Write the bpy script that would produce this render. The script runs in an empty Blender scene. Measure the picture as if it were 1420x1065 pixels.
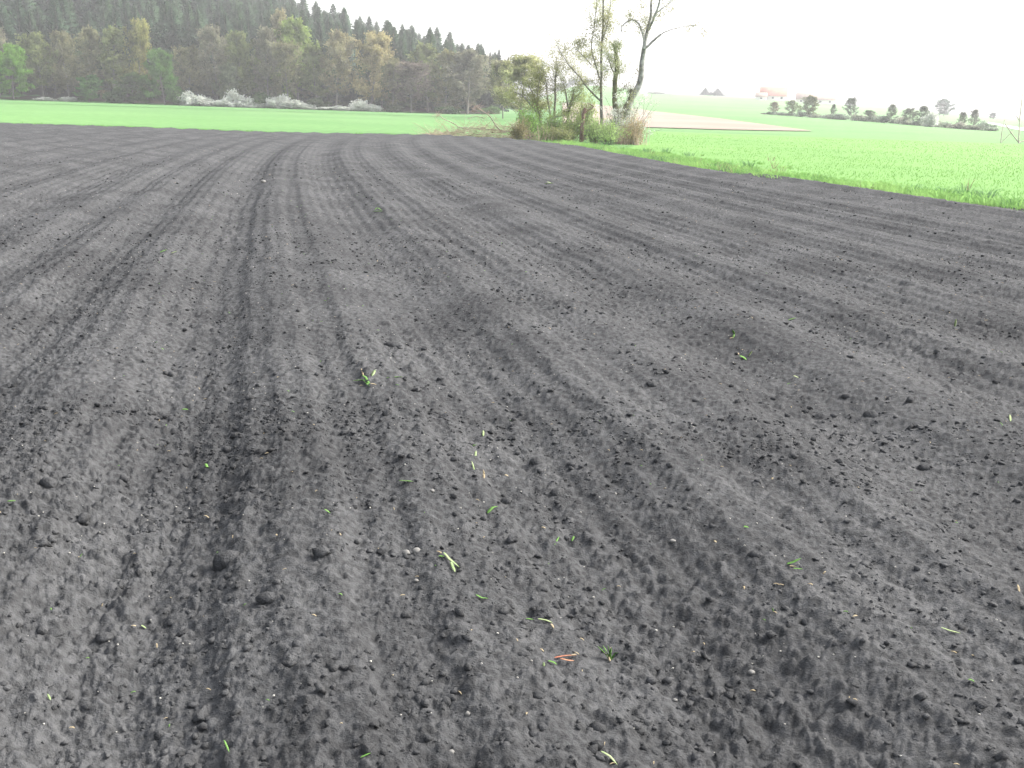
import bpy, math, random
import numpy as np
from mathutils import Matrix, Vector

S = bpy.context.scene
COL = S.collection
R = math.radians
rnd = random.Random(11)
rng = np.random.default_rng(11)

# ------------------------------------------------------------------ camera, sky, sun, exposure
PITCH, ROLL, CAMZ, FPX = 15.3, 1.85, 1.70, 1393.0
cam_d = bpy.data.cameras.new('camera')
cam = bpy.data.objects.new('camera', cam_d)
COL.objects.link(cam)
S.camera = cam
cam_d.sensor_fit = 'HORIZONTAL'
cam_d.sensor_width = 36.0
cam_d.lens = 36.0 * FPX / 1420.0
cam_d.clip_start = 0.05
cam_d.clip_end = 6000
CM = Matrix.Translation((0, 0, CAMZ)) @ Matrix.Rotation(R(90 - PITCH), 4, 'X') @ Matrix.Rotation(R(ROLL), 4, 'Z')
cam.matrix_world = CM

SUN_AZ, SUN_EL = 66.0, 41.0          # azimuth measured from +Y towards +X
W = bpy.data.worlds.new('World')
S.world = W
W.use_nodes = True
wn, wl = W.node_tree.nodes, W.node_tree.links
wn.clear()
wo = wn.new('ShaderNodeOutputWorld')
wb = wn.new('ShaderNodeBackground')
sky = wn.new('ShaderNodeTexSky')
sky.sky_type = 'NISHITA'
sky.sun_disc = False
sky.sun_elevation = R(SUN_EL)
sky.sun_rotation = R(SUN_AZ)
sky.air_density = 1.0
sky.dust_density = 6.0
sky.ozone_density = 1.0
hs = wn.new('ShaderNodeHueSaturation')
hs.inputs['Saturation'].default_value = 0.35      # thin white overcast
wb.inputs['Strength'].default_value = 0.15
wl.new(sky.outputs['Color'], hs.inputs['Color'])
wl.new(hs.outputs['Color'], wb.inputs['Color'])
wl.new(wb.outputs['Background'], wo.inputs['Surface'])

sd = bpy.data.lights.new('sun', 'SUN')
sd.energy = 1.7
sd.angle = R(20)
sd.color = (1.0, 0.96, 0.9)
sun = bpy.data.objects.new('sun', sd)
COL.objects.link(sun)
sdir = Vector((math.sin(R(SUN_AZ)) * math.cos(R(SUN_EL)), math.cos(R(SUN_AZ)) * math.cos(R(SUN_EL)), math.sin(R(SUN_EL))))
sun.rotation_euler = sdir.to_track_quat('Z', 'Y').to_euler()
sun.location = (40, 30, 60)

S.view_settings.view_transform = 'Standard'
S.view_settings.look = 'None'
S.view_settings.gamma = 1.0
S.view_settings.exposure = 1.8
S.view_settings.use_curve_mapping = False

# ------------------------------------------------------------------ helpers: rays, noise, meshes
R3 = np.array(CM.to_3x3())


def ray(px, py):
    d = R3 @ np.array([(px - 710.0) / FPX, (532.5 - py) / FPX, -1.0])
    return d


def at_z(px, py, z=0.0):
    d = ray(px, py)
    t = (z - CAMZ) / d[2]
    return np.array([d[0] * t, d[1] * t, z])


def at_y(px, py, Y):
    d = ray(px, py)
    t = Y / d[1]
    return np.array([d[0] * t, Y, CAMZ + d[2] * t])


def hsh(ix, iy, seed):
    h = (ix.astype(np.int64) * 374761393 + iy.astype(np.int64) * 668265263 + seed * 144665) & 0xFFFFFFFF
    h = ((h ^ (h >> 13)) * 1274126177) & 0xFFFFFFFF
    h = ((h ^ (h >> 16)) * 2246822519) & 0xFFFFFFFF
    return ((h ^ (h >> 15)) & 0xFFFFFF) / 16777216.0


def vnoise(x, y, seed=0):
    x = np.asarray(x, float); y = np.asarray(y, float)
    ix = np.floor(x); iy = np.floor(y)
    fx = x - ix; fy = y - iy
    ux = fx * fx * (3 - 2 * fx); uy = fy * fy * (3 - 2 * fy)
    a = hsh(ix, iy, seed); b = hsh(ix + 1, iy, seed); c = hsh(ix, iy + 1, seed); d = hsh(ix + 1, iy + 1, seed)
    return (a + (b - a) * ux) * (1 - uy) + (c + (d - c) * ux) * uy


def fbm(x, y, seed=0, octv=3):
    v = 0; a = 0.5; s = 0
    for k in range(octv):
        v = v + a * vnoise(x * 2 ** k + 17.3 * k, y * 2 ** k - 9.1 * k, seed + k); s += a; a *= 0.5
    return v / s


def bumps(x, y, cell, seed, prob):
    """rounded clods: the highest of the half-buried pebbles of neighbouring cells"""
    X = x / cell; Y = y / cell
    ix = np.floor(X); iy = np.floor(Y)
    best = np.zeros_like(X)
    for dx in (-1, 0, 1):
        for dy in (-1, 0, 1):
            cx = ix + dx; cy = iy + dy
            r = 0.22 + 0.38 * hsh(cx, cy, seed + 2)
            on = hsh(cx, cy, seed + 3) < prob
            ex = X - cx - hsh(cx, cy, seed); ey = Y - cy - hsh(cx, cy, seed + 1)
            q = 1 - (ex * ex + ey * ey) / (r * r)
            best = np.maximum(best, np.where(on & (q > 0), r * np.sqrt(np.maximum(q, 0)), 0))
    return best * cell


def sstep(a, b, x):
    t = np.clip((x - a) / (b - a), 0, 1)
    return t * t * (3 - 2 * t)


def link(o, parent=None):
    COL.objects.link(o)
    if parent is not None:
        o.parent = parent
    return o


def tag(o, label=None, cat=None, group=None, kind=None):
    if label: o['label'] = label
    if cat: o['category'] = cat
    if group: o['group'] = group
    if kind: o['kind'] = kind
    return o


def np_mesh(name, v, f, mats=(), smooth=False, midx=None):
    """v (N,3), f (M,3) or (M,4) arrays"""
    v = np.asarray(v, np.float32); f = np.asarray(f, np.int32)
    me = bpy.data.meshes.new(name)
    me.vertices.add(len(v)); me.vertices.foreach_set('co', v.ravel())
    k = f.shape[1]
    me.loops.add(f.size); me.loops.foreach_set('vertex_index', f.ravel())
    me.polygons.add(len(f))
    me.polygons.foreach_set('loop_start', np.arange(0, f.size, k, dtype=np.int32))
    if smooth:
        me.polygons.foreach_set('use_smooth', np.ones(len(f), bool))
    for m in mats:
        me.materials.append(m)
    if midx is not None:
        me.polygons.foreach_set('material_index', np.asarray(midx, np.int32))
    me.update(calc_edges=True)
    return me


class MB:
    """collects tubes, quads and lumps into one mesh (triangles and quads kept as triangles)"""
    def __init__(self):
        self.v = []; self.f = []; self.n = 0

    def add(self, v, f):
        v = np.asarray(v, float); f = np.asarray(f, int)
        if f.shape[1] == 4:
            f = np.concatenate([f[:, [0, 1, 2]], f[:, [0, 2, 3]]])
        self.v.append(v); self.f.append(f + self.n); self.n += len(v)

    def tube(self, pts, radii, sides=5, cap=True):
        pts = np.asarray(pts, float); n = len(pts)
        radii = np.broadcast_to(np.asarray(radii, float), (n,))
        tan = np.gradient(pts, axis=0)
        tan /= np.linalg.norm(tan, axis=1)[:, None] + 1e-9
        up = np.array([0.31, 0.17, 0.93]) if abs(tan[0][2]) < 0.9 else np.array([0.93, 0.31, 0.17])
        a = np.cross(tan, up); a /= np.linalg.norm(a, axis=1)[:, None] + 1e-9
        b = np.cross(tan, a)
        ang = np.arange(sides) / sides * 2 * math.pi
        ring = pts[:, None, :] + radii[:, None, None] * (np.cos(ang)[None, :, None] * a[:, None, :] + np.sin(ang)[None, :, None] * b[:, None, :])
        v = ring.reshape(-1, 3)
        i = np.arange(n - 1)[:, None] * sides; j = np.arange(sides)[None, :]
        f = np.stack([i + j, i + (j + 1) % sides, i + sides + (j + 1) % sides, i + sides + j], -1).reshape(-1, 4)
        self.add(v, f)
        if cap:
            v2 = np.concatenate([ring[0], pts[:1], ring[-1], pts[-1:]])
            k = sides
            fc = [[(q + 1) % k, q, k] for q in range(k)] + [[k + 1 + q, k + 1 + (q + 1) % k, 2 * k + 1] for q in range(k)]
            self.add(v2, fc)

    def box(self, lo, hi):
        (a, b, c), (d, e, g) = lo, hi
        v = [(a, b, c), (d, b, c), (d, e, c), (a, e, c), (a, b, g), (d, b, g), (d, e, g), (a, e, g)]
        self.add(v, [(0, 3, 2, 1), (4, 5, 6, 7), (0, 1, 5, 4), (1, 2, 6, 5), (2, 3, 7, 6), (3, 0, 4, 7)])

    def mesh(self, name, mat, smooth=False):
        return np_mesh(name, np.concatenate(self.v), np.concatenate(self.f), [mat], smooth)

    def build(self, name, mat, parent=None, smooth=False):
        return link(bpy.data.objects.new(name, self.mesh(name, mat, smooth)), parent)


def empty(name, loc=(0, 0, 0), label=None, cat=None, group=None):
    o = bpy.data.objects.new(name, None)
    o.empty_display_size = 0.2
    o.location = [float(c) for c in loc]
    COL.objects.link(o)
    return tag(o, label, cat, group)


# ------------------------------------------------------------------ materials
def new_mat(name):
    m = bpy.data.materials.new(name)
    m.use_nodes = True
    nt = m.node_tree
    nt.nodes.clear()
    out = nt.nodes.new('ShaderNodeOutputMaterial')
    return m, nt, out


def ramp_noise(nt, scale, c0, c1, lo=0.35, hi=0.65, detail=4, coord='Object'):
    tc = nt.nodes.new('ShaderNodeTexCoord')
    nz = nt.nodes.new('ShaderNodeTexNoise')
    nz.inputs['Scale'].default_value = scale
    nz.inputs['Detail'].default_value = detail
    nt.links.new(tc.outputs[coord], nz.inputs['Vector'])
    rp = nt.nodes.new('ShaderNodeValToRGB')
    rp.color_ramp.elements[0].position = lo
    rp.color_ramp.elements[1].position = hi
    rp.color_ramp.elements[0].color = (*c0, 1)
    rp.color_ramp.elements[1].color = (*c1, 1)
    nt.links.new(nz.outputs['Fac'], rp.inputs['Fac'])
    return rp, nz, tc


def mix_mul(nt, a, b, fac=1.0, mode='MULTIPLY'):
    mx = nt.nodes.new('ShaderNodeMix')
    mx.data_type = 'RGBA'
    mx.blend_type = mode
    mx.inputs['Factor'].default_value = fac
    nt.links.new(a, mx.inputs['A'])
    nt.links.new(b, mx.inputs['B'])
    return mx.outputs['Result']


def surf_mat(name, c0, c1, scale, rough=0.9, bump=0.0, bscale=60, spec=0.2, scale2=None, v2=(0.8, 1.2)):
    m, nt, out = new_mat(name)
    rp, nz, tc = ramp_noise(nt, scale, c0, c1)
    col = rp.outputs['Color']
    if scale2:
        r2, _, _ = ramp_noise(nt, scale2, (v2[0],) * 3, (v2[1],) * 3)
        col = mix_mul(nt, col, r2.outputs['Color'])
    b = nt.nodes.new('ShaderNodeBsdfPrincipled')
    b.inputs['Roughness'].default_value = rough
    b.inputs['Specular IOR Level'].default_value = spec
    nt.links.new(col, b.inputs['Base Color'])
    if bump:
        n2 = nt.nodes.new('ShaderNodeTexNoise')
        n2.inputs['Scale'].default_value = bscale
        n2.inputs['Detail'].default_value = 6
        n2.inputs['Roughness'].default_value = 0.65
        nt.links.new(tc.outputs['Object'], n2.inputs['Vector'])
        bp = nt.nodes.new('ShaderNodeBump')
        bp.inputs['Strength'].default_value = 1.0
        bp.inputs['Distance'].default_value = bump
        nt.links.new(n2.outputs['Fac'], bp.inputs['Height'])
        nt.links.new(bp.outputs['Normal'], b.inputs['Normal'])
    nt.links.new(b.outputs['BSDF'], out.inputs['Surface'])
    return m


def leaf_mat(name, c0=None, c1=None, scale=0.6, objcol=False, trans=0.35, vary=(0.65, 1.3), upn=0.0):
    m, nt, out = new_mat(name)
    if objcol:
        oi = nt.nodes.new('ShaderNodeObjectInfo')
        rp, _, _ = ramp_noise(nt, scale, (vary[0],) * 3, (vary[1],) * 3)
        col = mix_mul(nt, oi.outputs['Color'], rp.outputs['Color'])
    else:
        rp, _, _ = ramp_noise(nt, scale, c0, c1)
        col = rp.outputs['Color']
    d = nt.nodes.new('ShaderNodeBsdfDiffuse')
    t = nt.nodes.new('ShaderNodeBsdfTranslucent')
    mx = nt.nodes.new('ShaderNodeMixShader')
    mx.inputs['Fac'].default_value = trans
    if upn:                                # blades shade like the sward they belong to
        ge = nt.nodes.new('ShaderNodeNewGeometry')
        vm = nt.nodes.new('ShaderNodeMix'); vm.data_type = 'VECTOR'
        vm.inputs['Factor'].default_value = upn
        nt.links.new(ge.outputs['Normal'], vm.inputs[4])
        vm.inputs[5].default_value = (0, 0, 1)
        vn = nt.nodes.new('ShaderNodeVectorMath'); vn.operation = 'NORMALIZE'
        nt.links.new(vm.outputs[1], vn.inputs[0])
        nt.links.new(vn.outputs['Vector'], d.inputs['Normal'])
    nt.links.new(col, d.inputs['Color'])
    nt.links.new(col, t.inputs['Color'])
    nt.links.new(d.outputs['BSDF'], mx.inputs[1])
    nt.links.new(t.outputs['BSDF'], mx.inputs[2])
    nt.links.new(mx.outputs['Shader'], out.inputs['Surface'])
    return m


M_SOIL = surf_mat('dark_soil', (0.0458, 0.0466, 0.0482), (0.0688, 0.0699, 0.0716), 1.1, 1.0, 0.010, 120, 0.05, 30.0, (0.70, 1.28))
M_CLOD = surf_mat('soil_clod', (0.032, 0.0324, 0.033), (0.052, 0.0525, 0.0532), 14, 1.0, 0.010, 90, 0.05)
M_MEADOW = surf_mat('meadow', (0.084, 0.176, 0.060), (0.110, 0.210, 0.074), 0.035, 0.95, 0.0, 60, 0.1, 1.3, (0.85, 1.12))
M_BLADE = leaf_mat('grass_blade', (0.125, 0.275, 0.06), (0.165, 0.325, 0.08), 0.35, trans=0.4, upn=0.9)
M_VERGE = leaf_mat('verge_blade', (0.15, 0.31, 0.085), (0.24, 0.40, 0.13), 0.9, trans=0.5, upn=0.9)
M_CROP = surf_mat('young_crop_ground', (0.098, 0.205, 0.052), (0.124, 0.238, 0.065), 0.05, 0.95, 0, 1, 0.1, 2.0, (0.92, 1.06))
M_DULL = leaf_mat('dull_blade', (0.075, 0.16, 0.07), (0.12, 0.22, 0.10), 0.9, trans=0.4, upn=0.7)
M_FARM = surf_mat('deep_green_meadow', (0.070, 0.158, 0.052), (0.09, 0.186, 0.062), 0.06, 0.95, 0, 1, 0.1)  # strip by the wood, slightly deeper green than the main meadow
M_BARE = surf_mat('bare_earth_field', (0.215, 0.175, 0.142), (0.26, 0.215, 0.18), 0.05, 1.0, 0, 1, 0.05)
M_TRACK = surf_mat('gravel', (0.55, 0.53, 0.5), (0.65, 0.63, 0.6), 0.3, 1.0)
M_FLOOR = surf_mat('leaf_litter', (0.045, 0.04, 0.025), (0.08, 0.075, 0.04), 0.2, 1.0)
M_BARK = surf_mat('grey_bark', (0.12, 0.115, 0.10), (0.24, 0.23, 0.205), 6, 0.95, 0.02, 20, 0.1)
M_BIRCH = surf_mat('pale_bark', (0.15, 0.145, 0.145), (0.36, 0.35, 0.355), 4, 0.9, 0.01, 20, 0.1)
M_MOSSY = surf_mat('mossy_bark', (0.08, 0.075, 0.055), (0.17, 0.17, 0.09), 5, 0.95, 0.02, 20, 0.1)
M_STUMP = surf_mat('reddish_bark', (0.16, 0.10, 0.085), (0.27, 0.19, 0.16), 6, 0.95, 0.02, 20, 0.1)
M_TWIG = surf_mat('dry_twig', (0.36, 0.26, 0.20), (0.54, 0.43, 0.35), 2, 0.9)
M_PALEWOOD = surf_mat('bleached_wood', (0.35, 0.30, 0.25), (0.5, 0.45, 0.38), 3, 0.9)
M_LEAF = leaf_mat('tree_leaf', objcol=True, scale=0.45, trans=0.45, vary=(0.5, 1.4))
M_NEEDLE = leaf_mat('needle', objcol=True, scale=0.35, trans=0.1, vary=(0.6, 1.35))
M_BLOSSOM = leaf_mat('blossom', (0.48, 0.50, 0.44), (0.75, 0.76, 0.71), 0.8, trans=0.3)
M_STEEL = surf_mat('galvanised_steel', (0.30, 0.32, 0.33), (0.42, 0.44, 0.45), 3, 0.6, 0, 1, 0.4)
M_ROOF = surf_mat('red_tile_roof', (0.32, 0.11, 0.07), (0.42, 0.16, 0.10), 0.6, 0.9)
M_ROOFG = surf_mat('brown_tile_roof', (0.20, 0.13, 0.10), (0.28, 0.19, 0.15), 0.6, 0.9)
M_WALL = surf_mat('whitewashed_wall', (0.62, 0.60, 0.56), (0.75, 0.73, 0.69), 0.5, 0.9)
M_DARK = surf_mat('dark_window', (0.03, 0.03, 0.035), (0.05, 0.05, 0.055), 1, 0.3)
M_STONE = surf_mat('pale_pebble', (0.11, 0.107, 0.10), (0.20, 0.195, 0.185), 40, 0.8)
M_GRIT = surf_mat('pale_grit', (0.26, 0.25, 0.225), (0.46, 0.45, 0.41), 9, 0.9)
M_SGREEN = leaf_mat('scrap_green', (0.09, 0.19, 0.05), (0.15, 0.27, 0.085), 20, trans=0.3)
M_SPALE = leaf_mat('scrap_pale', (0.20, 0.27, 0.13), (0.30, 0.35, 0.20), 20, trans=0.3)
M_STRAW = leaf_mat('scrap_straw', (0.22, 0.18, 0.12), (0.33, 0.28, 0.19), 20, trans=0.2)
M_SRED = leaf_mat('scrap_red', (0.28, 0.10, 0.07), (0.36, 0.20, 0.13), 30, trans=0.2)

# ------------------------------------------------------------------ terrain
TH_T = np.radians([-180, -30, -8, -3, 0, 3, 5, 7.1, 9.8, 13.6, 17, 20.5, 23.9, 26.1, 60, 180])
TH_H = np.array([0, 0, 0, 0, 5, 19, 18.5, 14.5, 14.5, 13.5, 11.2, 9.4, 6.3, 5.6, 5, 0])


def terr(x, y):
    x = np.asarray(x, float); y = np.asarray(y, float)
    r = np.hypot(x, y)
    th = np.arctan2(x, y)
    H = np.interp(th, TH_T, TH_H)
    t = np.clip((r - 120) / 580, 0, 1)
    z = H * t ** 1.4 * (1 - 0.25 * sstep(720, 1250, r))
    a = np.where(y > 1, -x / np.maximum(y, 1) - 0.02, 0)
    z = z + 80 * np.clip(a, 0, 0.7) * sstep(255, 380, y)
    z = z + 0.25 * (fbm(x / 60, y / 60, 5, 2) - 0.5) * sstep(90, 200, r)
    return z


NA, NR = 540, 130
rr = np.concatenate([[0.0], np.geomspace(2.0, 1300.0, NR)])
aa = np.linspace(0, 2 * math.pi, NA, endpoint=False)
gx = (rr[:, None] * np.sin(aa)[None, :]).ravel(); gy = (rr[:, None] * np.cos(aa)[None, :]).ravel()
gz = terr(gx, gy)
i = np.arange(NR)[:, None] * NA; j = np.arange(NA)[None, :]
gf = np.stack([i + j, i + NA + j, i + NA + (j + 1) % NA, i + (j + 1) % NA], -1).reshape(-1, 4)
ground = link(bpy.data.objects.new('meadow_ground', np_mesh('meadow_ground', np.stack([gx, gy, gz], 1), gf, [M_MEADOW], True)))
tag(ground, 'bright green meadow and young crop fields rising to low hills', 'ground', kind='structure')


def drape(name, poly_lr, off, mat, label, nu=40, nv=24, cat='field'):
    """sheet between two polylines of ground points, laid on the terrain"""
    A, B = [np.asarray(p, float) for p in poly_lr]
    def res(P):
        s = np.concatenate([[0], np.cumsum(np.hypot(*np.diff(P[:, :2], axis=0).T))])
        q = np.linspace(0, s[-1], nu + 1)
        return np.stack([np.interp(q, s, P[:, 0]), np.interp(q, s, P[:, 1])], 1)
    a, b = res(A), res(B)
    w = np.linspace(0, 1, nv + 1)[:, None, None]
    P = (a[None] * (1 - w) + b[None] * w).reshape(-1, 2)
    z = terr(P[:, 0], P[:, 1]) + off
    i = np.arange(nv)[:, None] * (nu + 1); j = np.arange(nu)[None, :]
    f = np.stack([i + j, i + j + 1, i + nu + 2 + j, i + nu + 1 + j], -1).reshape(-1, 4)
    o = link(bpy.data.objects.new(name, np_mesh(name, np.column_stack([P, z]), f, [mat], True)))
    return tag(o, label, cat, kind='structure')


def on_terr(px, py):
    """where the view through a pixel meets the terrain (marched)"""
    d = ray(px, py)
    ts = np.geomspace(20, 1280, 3000)
    P = np.array([0, 0, CAMZ])[None] + d[None] * ts[:, None]
    below = P[:, 2] < terr(P[:, 0], P[:, 1])
    k = np.argmax(below) if below.any() else len(ts) - 1
    return P[k]


# bare field on the right slope, gravel track, woodland floor
lowp = [on_terr(x, y) for x, y in [(780, 172), (840, 175), (890, 177), (1000, 180.5), (1060, 181.7), (1125, 182.5)]]
upp = [on_terr(x, y) for x, y in [(780, 143), (840, 147), (890, 152), (1000, 165), (1060, 173), (1125, 182)]]
drape('bare_field', (lowp, upp), 0.10, M_BARE, 'pale brown bare earth field sloping up on the right', 80, 40)
trk_a = [on_terr(x, y) for x, y in [(1366, 169.5), (1385, 172.2), (1405, 176.2), (1440, 181.5)]]
trk_b = [on_terr(x, y) for x, y in [(1366, 170.5), (1385, 174.6), (1405, 179.5), (1440, 185.5)]]
drape('gravel_track', (trk_a, trk_b), 0.15, M_TRACK, 'pale gravel track crossing the far meadow', 40, 6, 'track')
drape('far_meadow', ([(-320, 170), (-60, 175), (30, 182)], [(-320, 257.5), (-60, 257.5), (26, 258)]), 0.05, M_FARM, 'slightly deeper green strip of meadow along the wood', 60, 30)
drape('forest_floor', ([(-300, 259), (-5, 259)], [(-420, 620), (-10, 440)]), 0.25, M_FLOOR, 'brown leaf litter under the hillside wood', 90, 60, 'ground')

# ------------------------------------------------------------------ ploughed field
ROWA = R(14.2)
edge_px = [(1420, 294), (1233, 271), (1100, 253), (960, 234), (900, 222), (820, 208), (760, 199)]
E = np.array([at_z(x, y, 0.1) for x, y in edge_px])
E_first = E[0] + (E[0] - E[2]) / np.linalg.norm(E[0] - E[2]) * 25
E = np.vstack([E_first, E])
far_px = [(-700, 153), (0, 172.5), (180, 178), (350, 184.5), (480, 187), (600, 189), (700, 193.5), (760, 199)]
F = np.array([at_z(x, y, 0.1) for x, y in far_px])


def inside(x, y, m=0.0):
    xe = np.interp(y, E[:, 1], E[:, 0]) + 0.12 * (vnoise(y * 1.7, y * 0 + 3.3, 71) - 0.5)
    ye = np.interp(x, F[:, 0], F[:, 1]) + 0.3 * (vnoise(x * 0.9, x * 0 + 1.3, 72) - 0.5)
    return (x < xe - m) & (y < ye - m)


crop_a = [(E[k, 0] - .05, E[k, 1]) for k in range(len(E) - 1)] + [(5.5, 52), (8, 64), (13, 103)]
crop_b = [(70, -6), (78, 20), (86, 45), (94, 70), (104, 91)]
drape('crop_field', (crop_a, crop_b), 0.004, M_CROP, 'bright yellow green young crop field right of the ploughed soil', 90, 30)
FUR = [(-0.44, 0.37, 0.066), (1.18, 0.38, 0.050), (2.05, 0.22, 0.018), (2.97, 0.40, 0.050), (4.2, 0.36, 0.048), (5.35, 0.42, 0.052),
       (-1.45, 0.30, 0.045), (-2.2, 0.26, 0.035), (-3.2, 0.38, 0.052), (-4.3, 0.34, 0.048)]
_r = random.Random(3)
u = 6.6
while u < 24:
    FUR.append((u, _r.uniform(.32, .46), _r.uniform(.042, .06))); u += _r.uniform(1.0, 1.45)
u = -5.5
while u > -52:
    FUR.append((u, _r.uniform(.32, .46), _r.uniform(.042, .065))); u -= _r.uniform(1.0, 1.45)
FUR.sort()
for (c0, w0, d0), (c1, w1, d1) in zip(FUR[:-1], FUR[1:]):
    if c1 - c0 > 0.95:
        FUR = FUR + [((c0 + c1) / 2 + _r.uniform(-.06, .06), .15, _r.uniform(.010, .020))]
UT = np.arange(-62, 26, 0.01)
HT = np.zeros_like(UT)
for c, w, d in FUR:
    d *= 1.45
    HT -= d * np.exp(-((UT - c) / w) ** 2)
    HT += 0.35 * d * np.exp(-((UT - c - 1.55 * w) / (0.55 * w)) ** 2)
    HT += 0.25 * d * np.exp(-((UT - c + 1.7 * w) / (0.6 * w)) ** 2)
# the sharp bank right of the furrow that runs below the camera
HT += 0.022 * np.exp(-((UT + 0.10) / 0.12) ** 2)


def soil(x, y, fine=True):
    x = np.asarray(x, float); y = np.asarray(y, float)
    u = x * math.cos(ROWA) + y * math.sin(ROWA)
    v = -x * math.sin(ROWA) + y * math.cos(ROWA)
    u = u - 2.1 * (np.clip(v, 0, 70) / 45) ** 3
    uu = u + 0.04 * (fbm(u * 0.25, v * 0.22, 21, 2) - 0.5) + 0.045 * (vnoise(u * 0.9, v * 1.3, 24) - 0.5) + 0.04 * (vnoise(u * 3, v * 4, 26) - 0.5)
    row = np.interp(uu, UT, HT) * (0.93 + 0.14 * vnoise(u * 0.9, v * 0.35, 22)) * (1 - 0.5 * sstep(30, 44, v))
    tine = 0.0065 * np.sin(uu * 2 * math.pi / 0.165 + 1.2 * vnoise(u * 1.2, v * 0.6, 25)) * sstep(0.30, 0.62, fbm(u * 0.6, v * 0.25, 23, 2) + 0.1)
    z = 0.19 + row + tine
    z = z + 0.013 * (fbm(x * 1.3, y * 1.3, 31, 3) - 0.5)
    z = z + 0.014 * (fbm(x * 6, y * 6, 33, 3) - 0.5) + 0.008 * (1 - 2 * np.abs(fbm(x * 11, y * 11, 35, 2) - 0.5))
    if fine:
        rough = np.clip(0.50 + 1.2 * (fbm(u * 1.5, v * 0.5, 36, 2) - 0.4) - 4.0 * row, 0.15, 1.1)
        wx = x + 0.022 * vnoise(x * 30, y * 30, 7); wy = y + 0.022 * vnoise(x * 30, y * 30, 8)
        z = z + rough * (0.36 * bumps(wx, wy, 0.10, 41, 0.22) + 0.55 * bumps(wx, wy, 0.042, 51, 0.6))
        z = z + (0.5 + 0.4 * rough) * 0.8 * bumps(x + 0.007 * vnoise(x * 90, y * 90, 3), y + 0.007 * vnoise(x * 90, y * 90, 4), 0.022, 61, 0.75)
        z = z + 0.014 * (fbm(x * 40, y * 40, 38, 3) - 0.5)
    return z


NC, NRW = 880, 1010
tcol = np.concatenate([-np.geomspace(3.2, 0.64, 40)[:-1], np.linspace(-0.64, 0.64, NC), np.geomspace(0.64, 3.2, 40)[1:]])
drow = np.concatenate([[0.35, 0.7, 1.0], np.geomspace(1.3, 62.0, NRW)])
nc, nr = len(tcol), len(drow)
sx = (drow[:, None] * tcol[None, :]).ravel()
sy = np.repeat(drow, nc)
sz = soil(sx, sy)
i = np.arange(nr - 1)[:, None] * nc; j = np.arange(nc - 1)[None, :]
sf = np.stack([i + j, i + j + 1, i + nc + j + 1, i + nc + j], -1).reshape(-1, 4)
cx = sx[sf].mean(1); cy = sy[sf].mean(1)
sf = sf[inside(cx, cy) & (cx > -75)]
used = np.unique(sf)
remap = np.zeros(len(sx), int); remap[used] = np.arange(len(used))
field = link(bpy.data.objects.new('ploughed_field', np_mesh('ploughed_field', np.stack([sx, sy, sz], 1)[used], remap[sf], [M_SOIL], True)))
tag(field, 'dark grey ploughed and harrowed field with long furrows', 'field', kind='structure')
del sx, sy, sz, sf, cx, cy


def on_soil(px, py, lift=0.0):
    z = 0.14
    for _ in range(6):
        p = at_z(px, py, z)
        z = float(soil(p[:1], p[1:2])[0])
    p[2] = z + lift
    return p


# ------------------------------------------------------------------ clods and crumbs
def ico(sub):
    import bmesh
    bm = bmesh.new()
    bmesh.ops.create_icosphere(bm, subdivisions=sub, radius=1.0)
    v = np.array([q.co[:] for q in bm.verts]); f = np.array([[w.index for w in q.verts] for q in bm.faces])
    bm.free()
    return v, f


I1, I2, I3 = ico(1), ico(2), ico(3)


def lumps(n_try, size, base, amin, amax, seed):
    """crumbs scattered over the field between two distances, as one array"""
    g = np.random.default_rng(seed)
    d = np.sqrt(g.uniform(amin ** 2, amax ** 2, n_try)); t = g.uniform(-0.66, 0.66, n_try)
    x = d * t; y = d
    ok = inside(x, y, 0.1) & (fbm(x * 2.2, y * 2.2, 91, 2) > g.uniform(0.25, 0.62, n_try))
    x = x[ok]; y = y[ok]; n = len(x)
    s = size[0] * (size[1] / size[0]) ** (g.random(n) ** 2.2)
    z = soil(x, y) + s * g.uniform(-0.45, 0.2, n)
    v0, f0 = base
    jit = 1 + 0.36 * g.standard_normal((n, len(v0), 1)).clip(-1.5, 1.5)
    sc = s[:, None, None] * np.stack([g.uniform(.8, 1.35, n), g.uniform(.75, 1.2, n), g.uniform(.55, .9, n)], 1)[:, None, :]
    ang = g.uniform(0, 6.28, n); c, q = np.cos(ang)[:, None], np.sin(ang)[:, None]
    V = v0[None] * jit * sc
    V = np.stack([V[..., 0] * c - V[..., 1] * q, V[..., 0] * q + V[..., 1] * c, V[..., 2]], -1)
    V += np.stack([x, y, z], 1)[:, None, :]
    Fc = f0[None] + (np.arange(n) * len(v0))[:, None, None]
    return V.reshape(-1, 3), Fc.reshape(-1, 3)


parts = [lumps(12000, (0.004, 0.016), I1, 1.6, 5.0, 1), lumps(11000, (0.006, 0.020), I1, 4.0, 12.0, 2),
         lumps(260, (0.013, 0.026), I2, 1.7, 7.0, 3), lumps(3500, (0.012, 0.026), I1, 10.0, 26.0, 4)]
off = 0; vs = []; fs = []
for v, f in parts:
    vs.append(v); fs.append(f + off); off += len(v)
crumbs = link(bpy.data.objects.new('soil_crumbs', np_mesh('soil_crumbs', np.concatenate(vs), np.concatenate(fs), [M_SOIL], False)))
tag(crumbs, 'small dark crumbs of earth scattered over the ploughed field', 'soil crumbs', kind='stuff')


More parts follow.
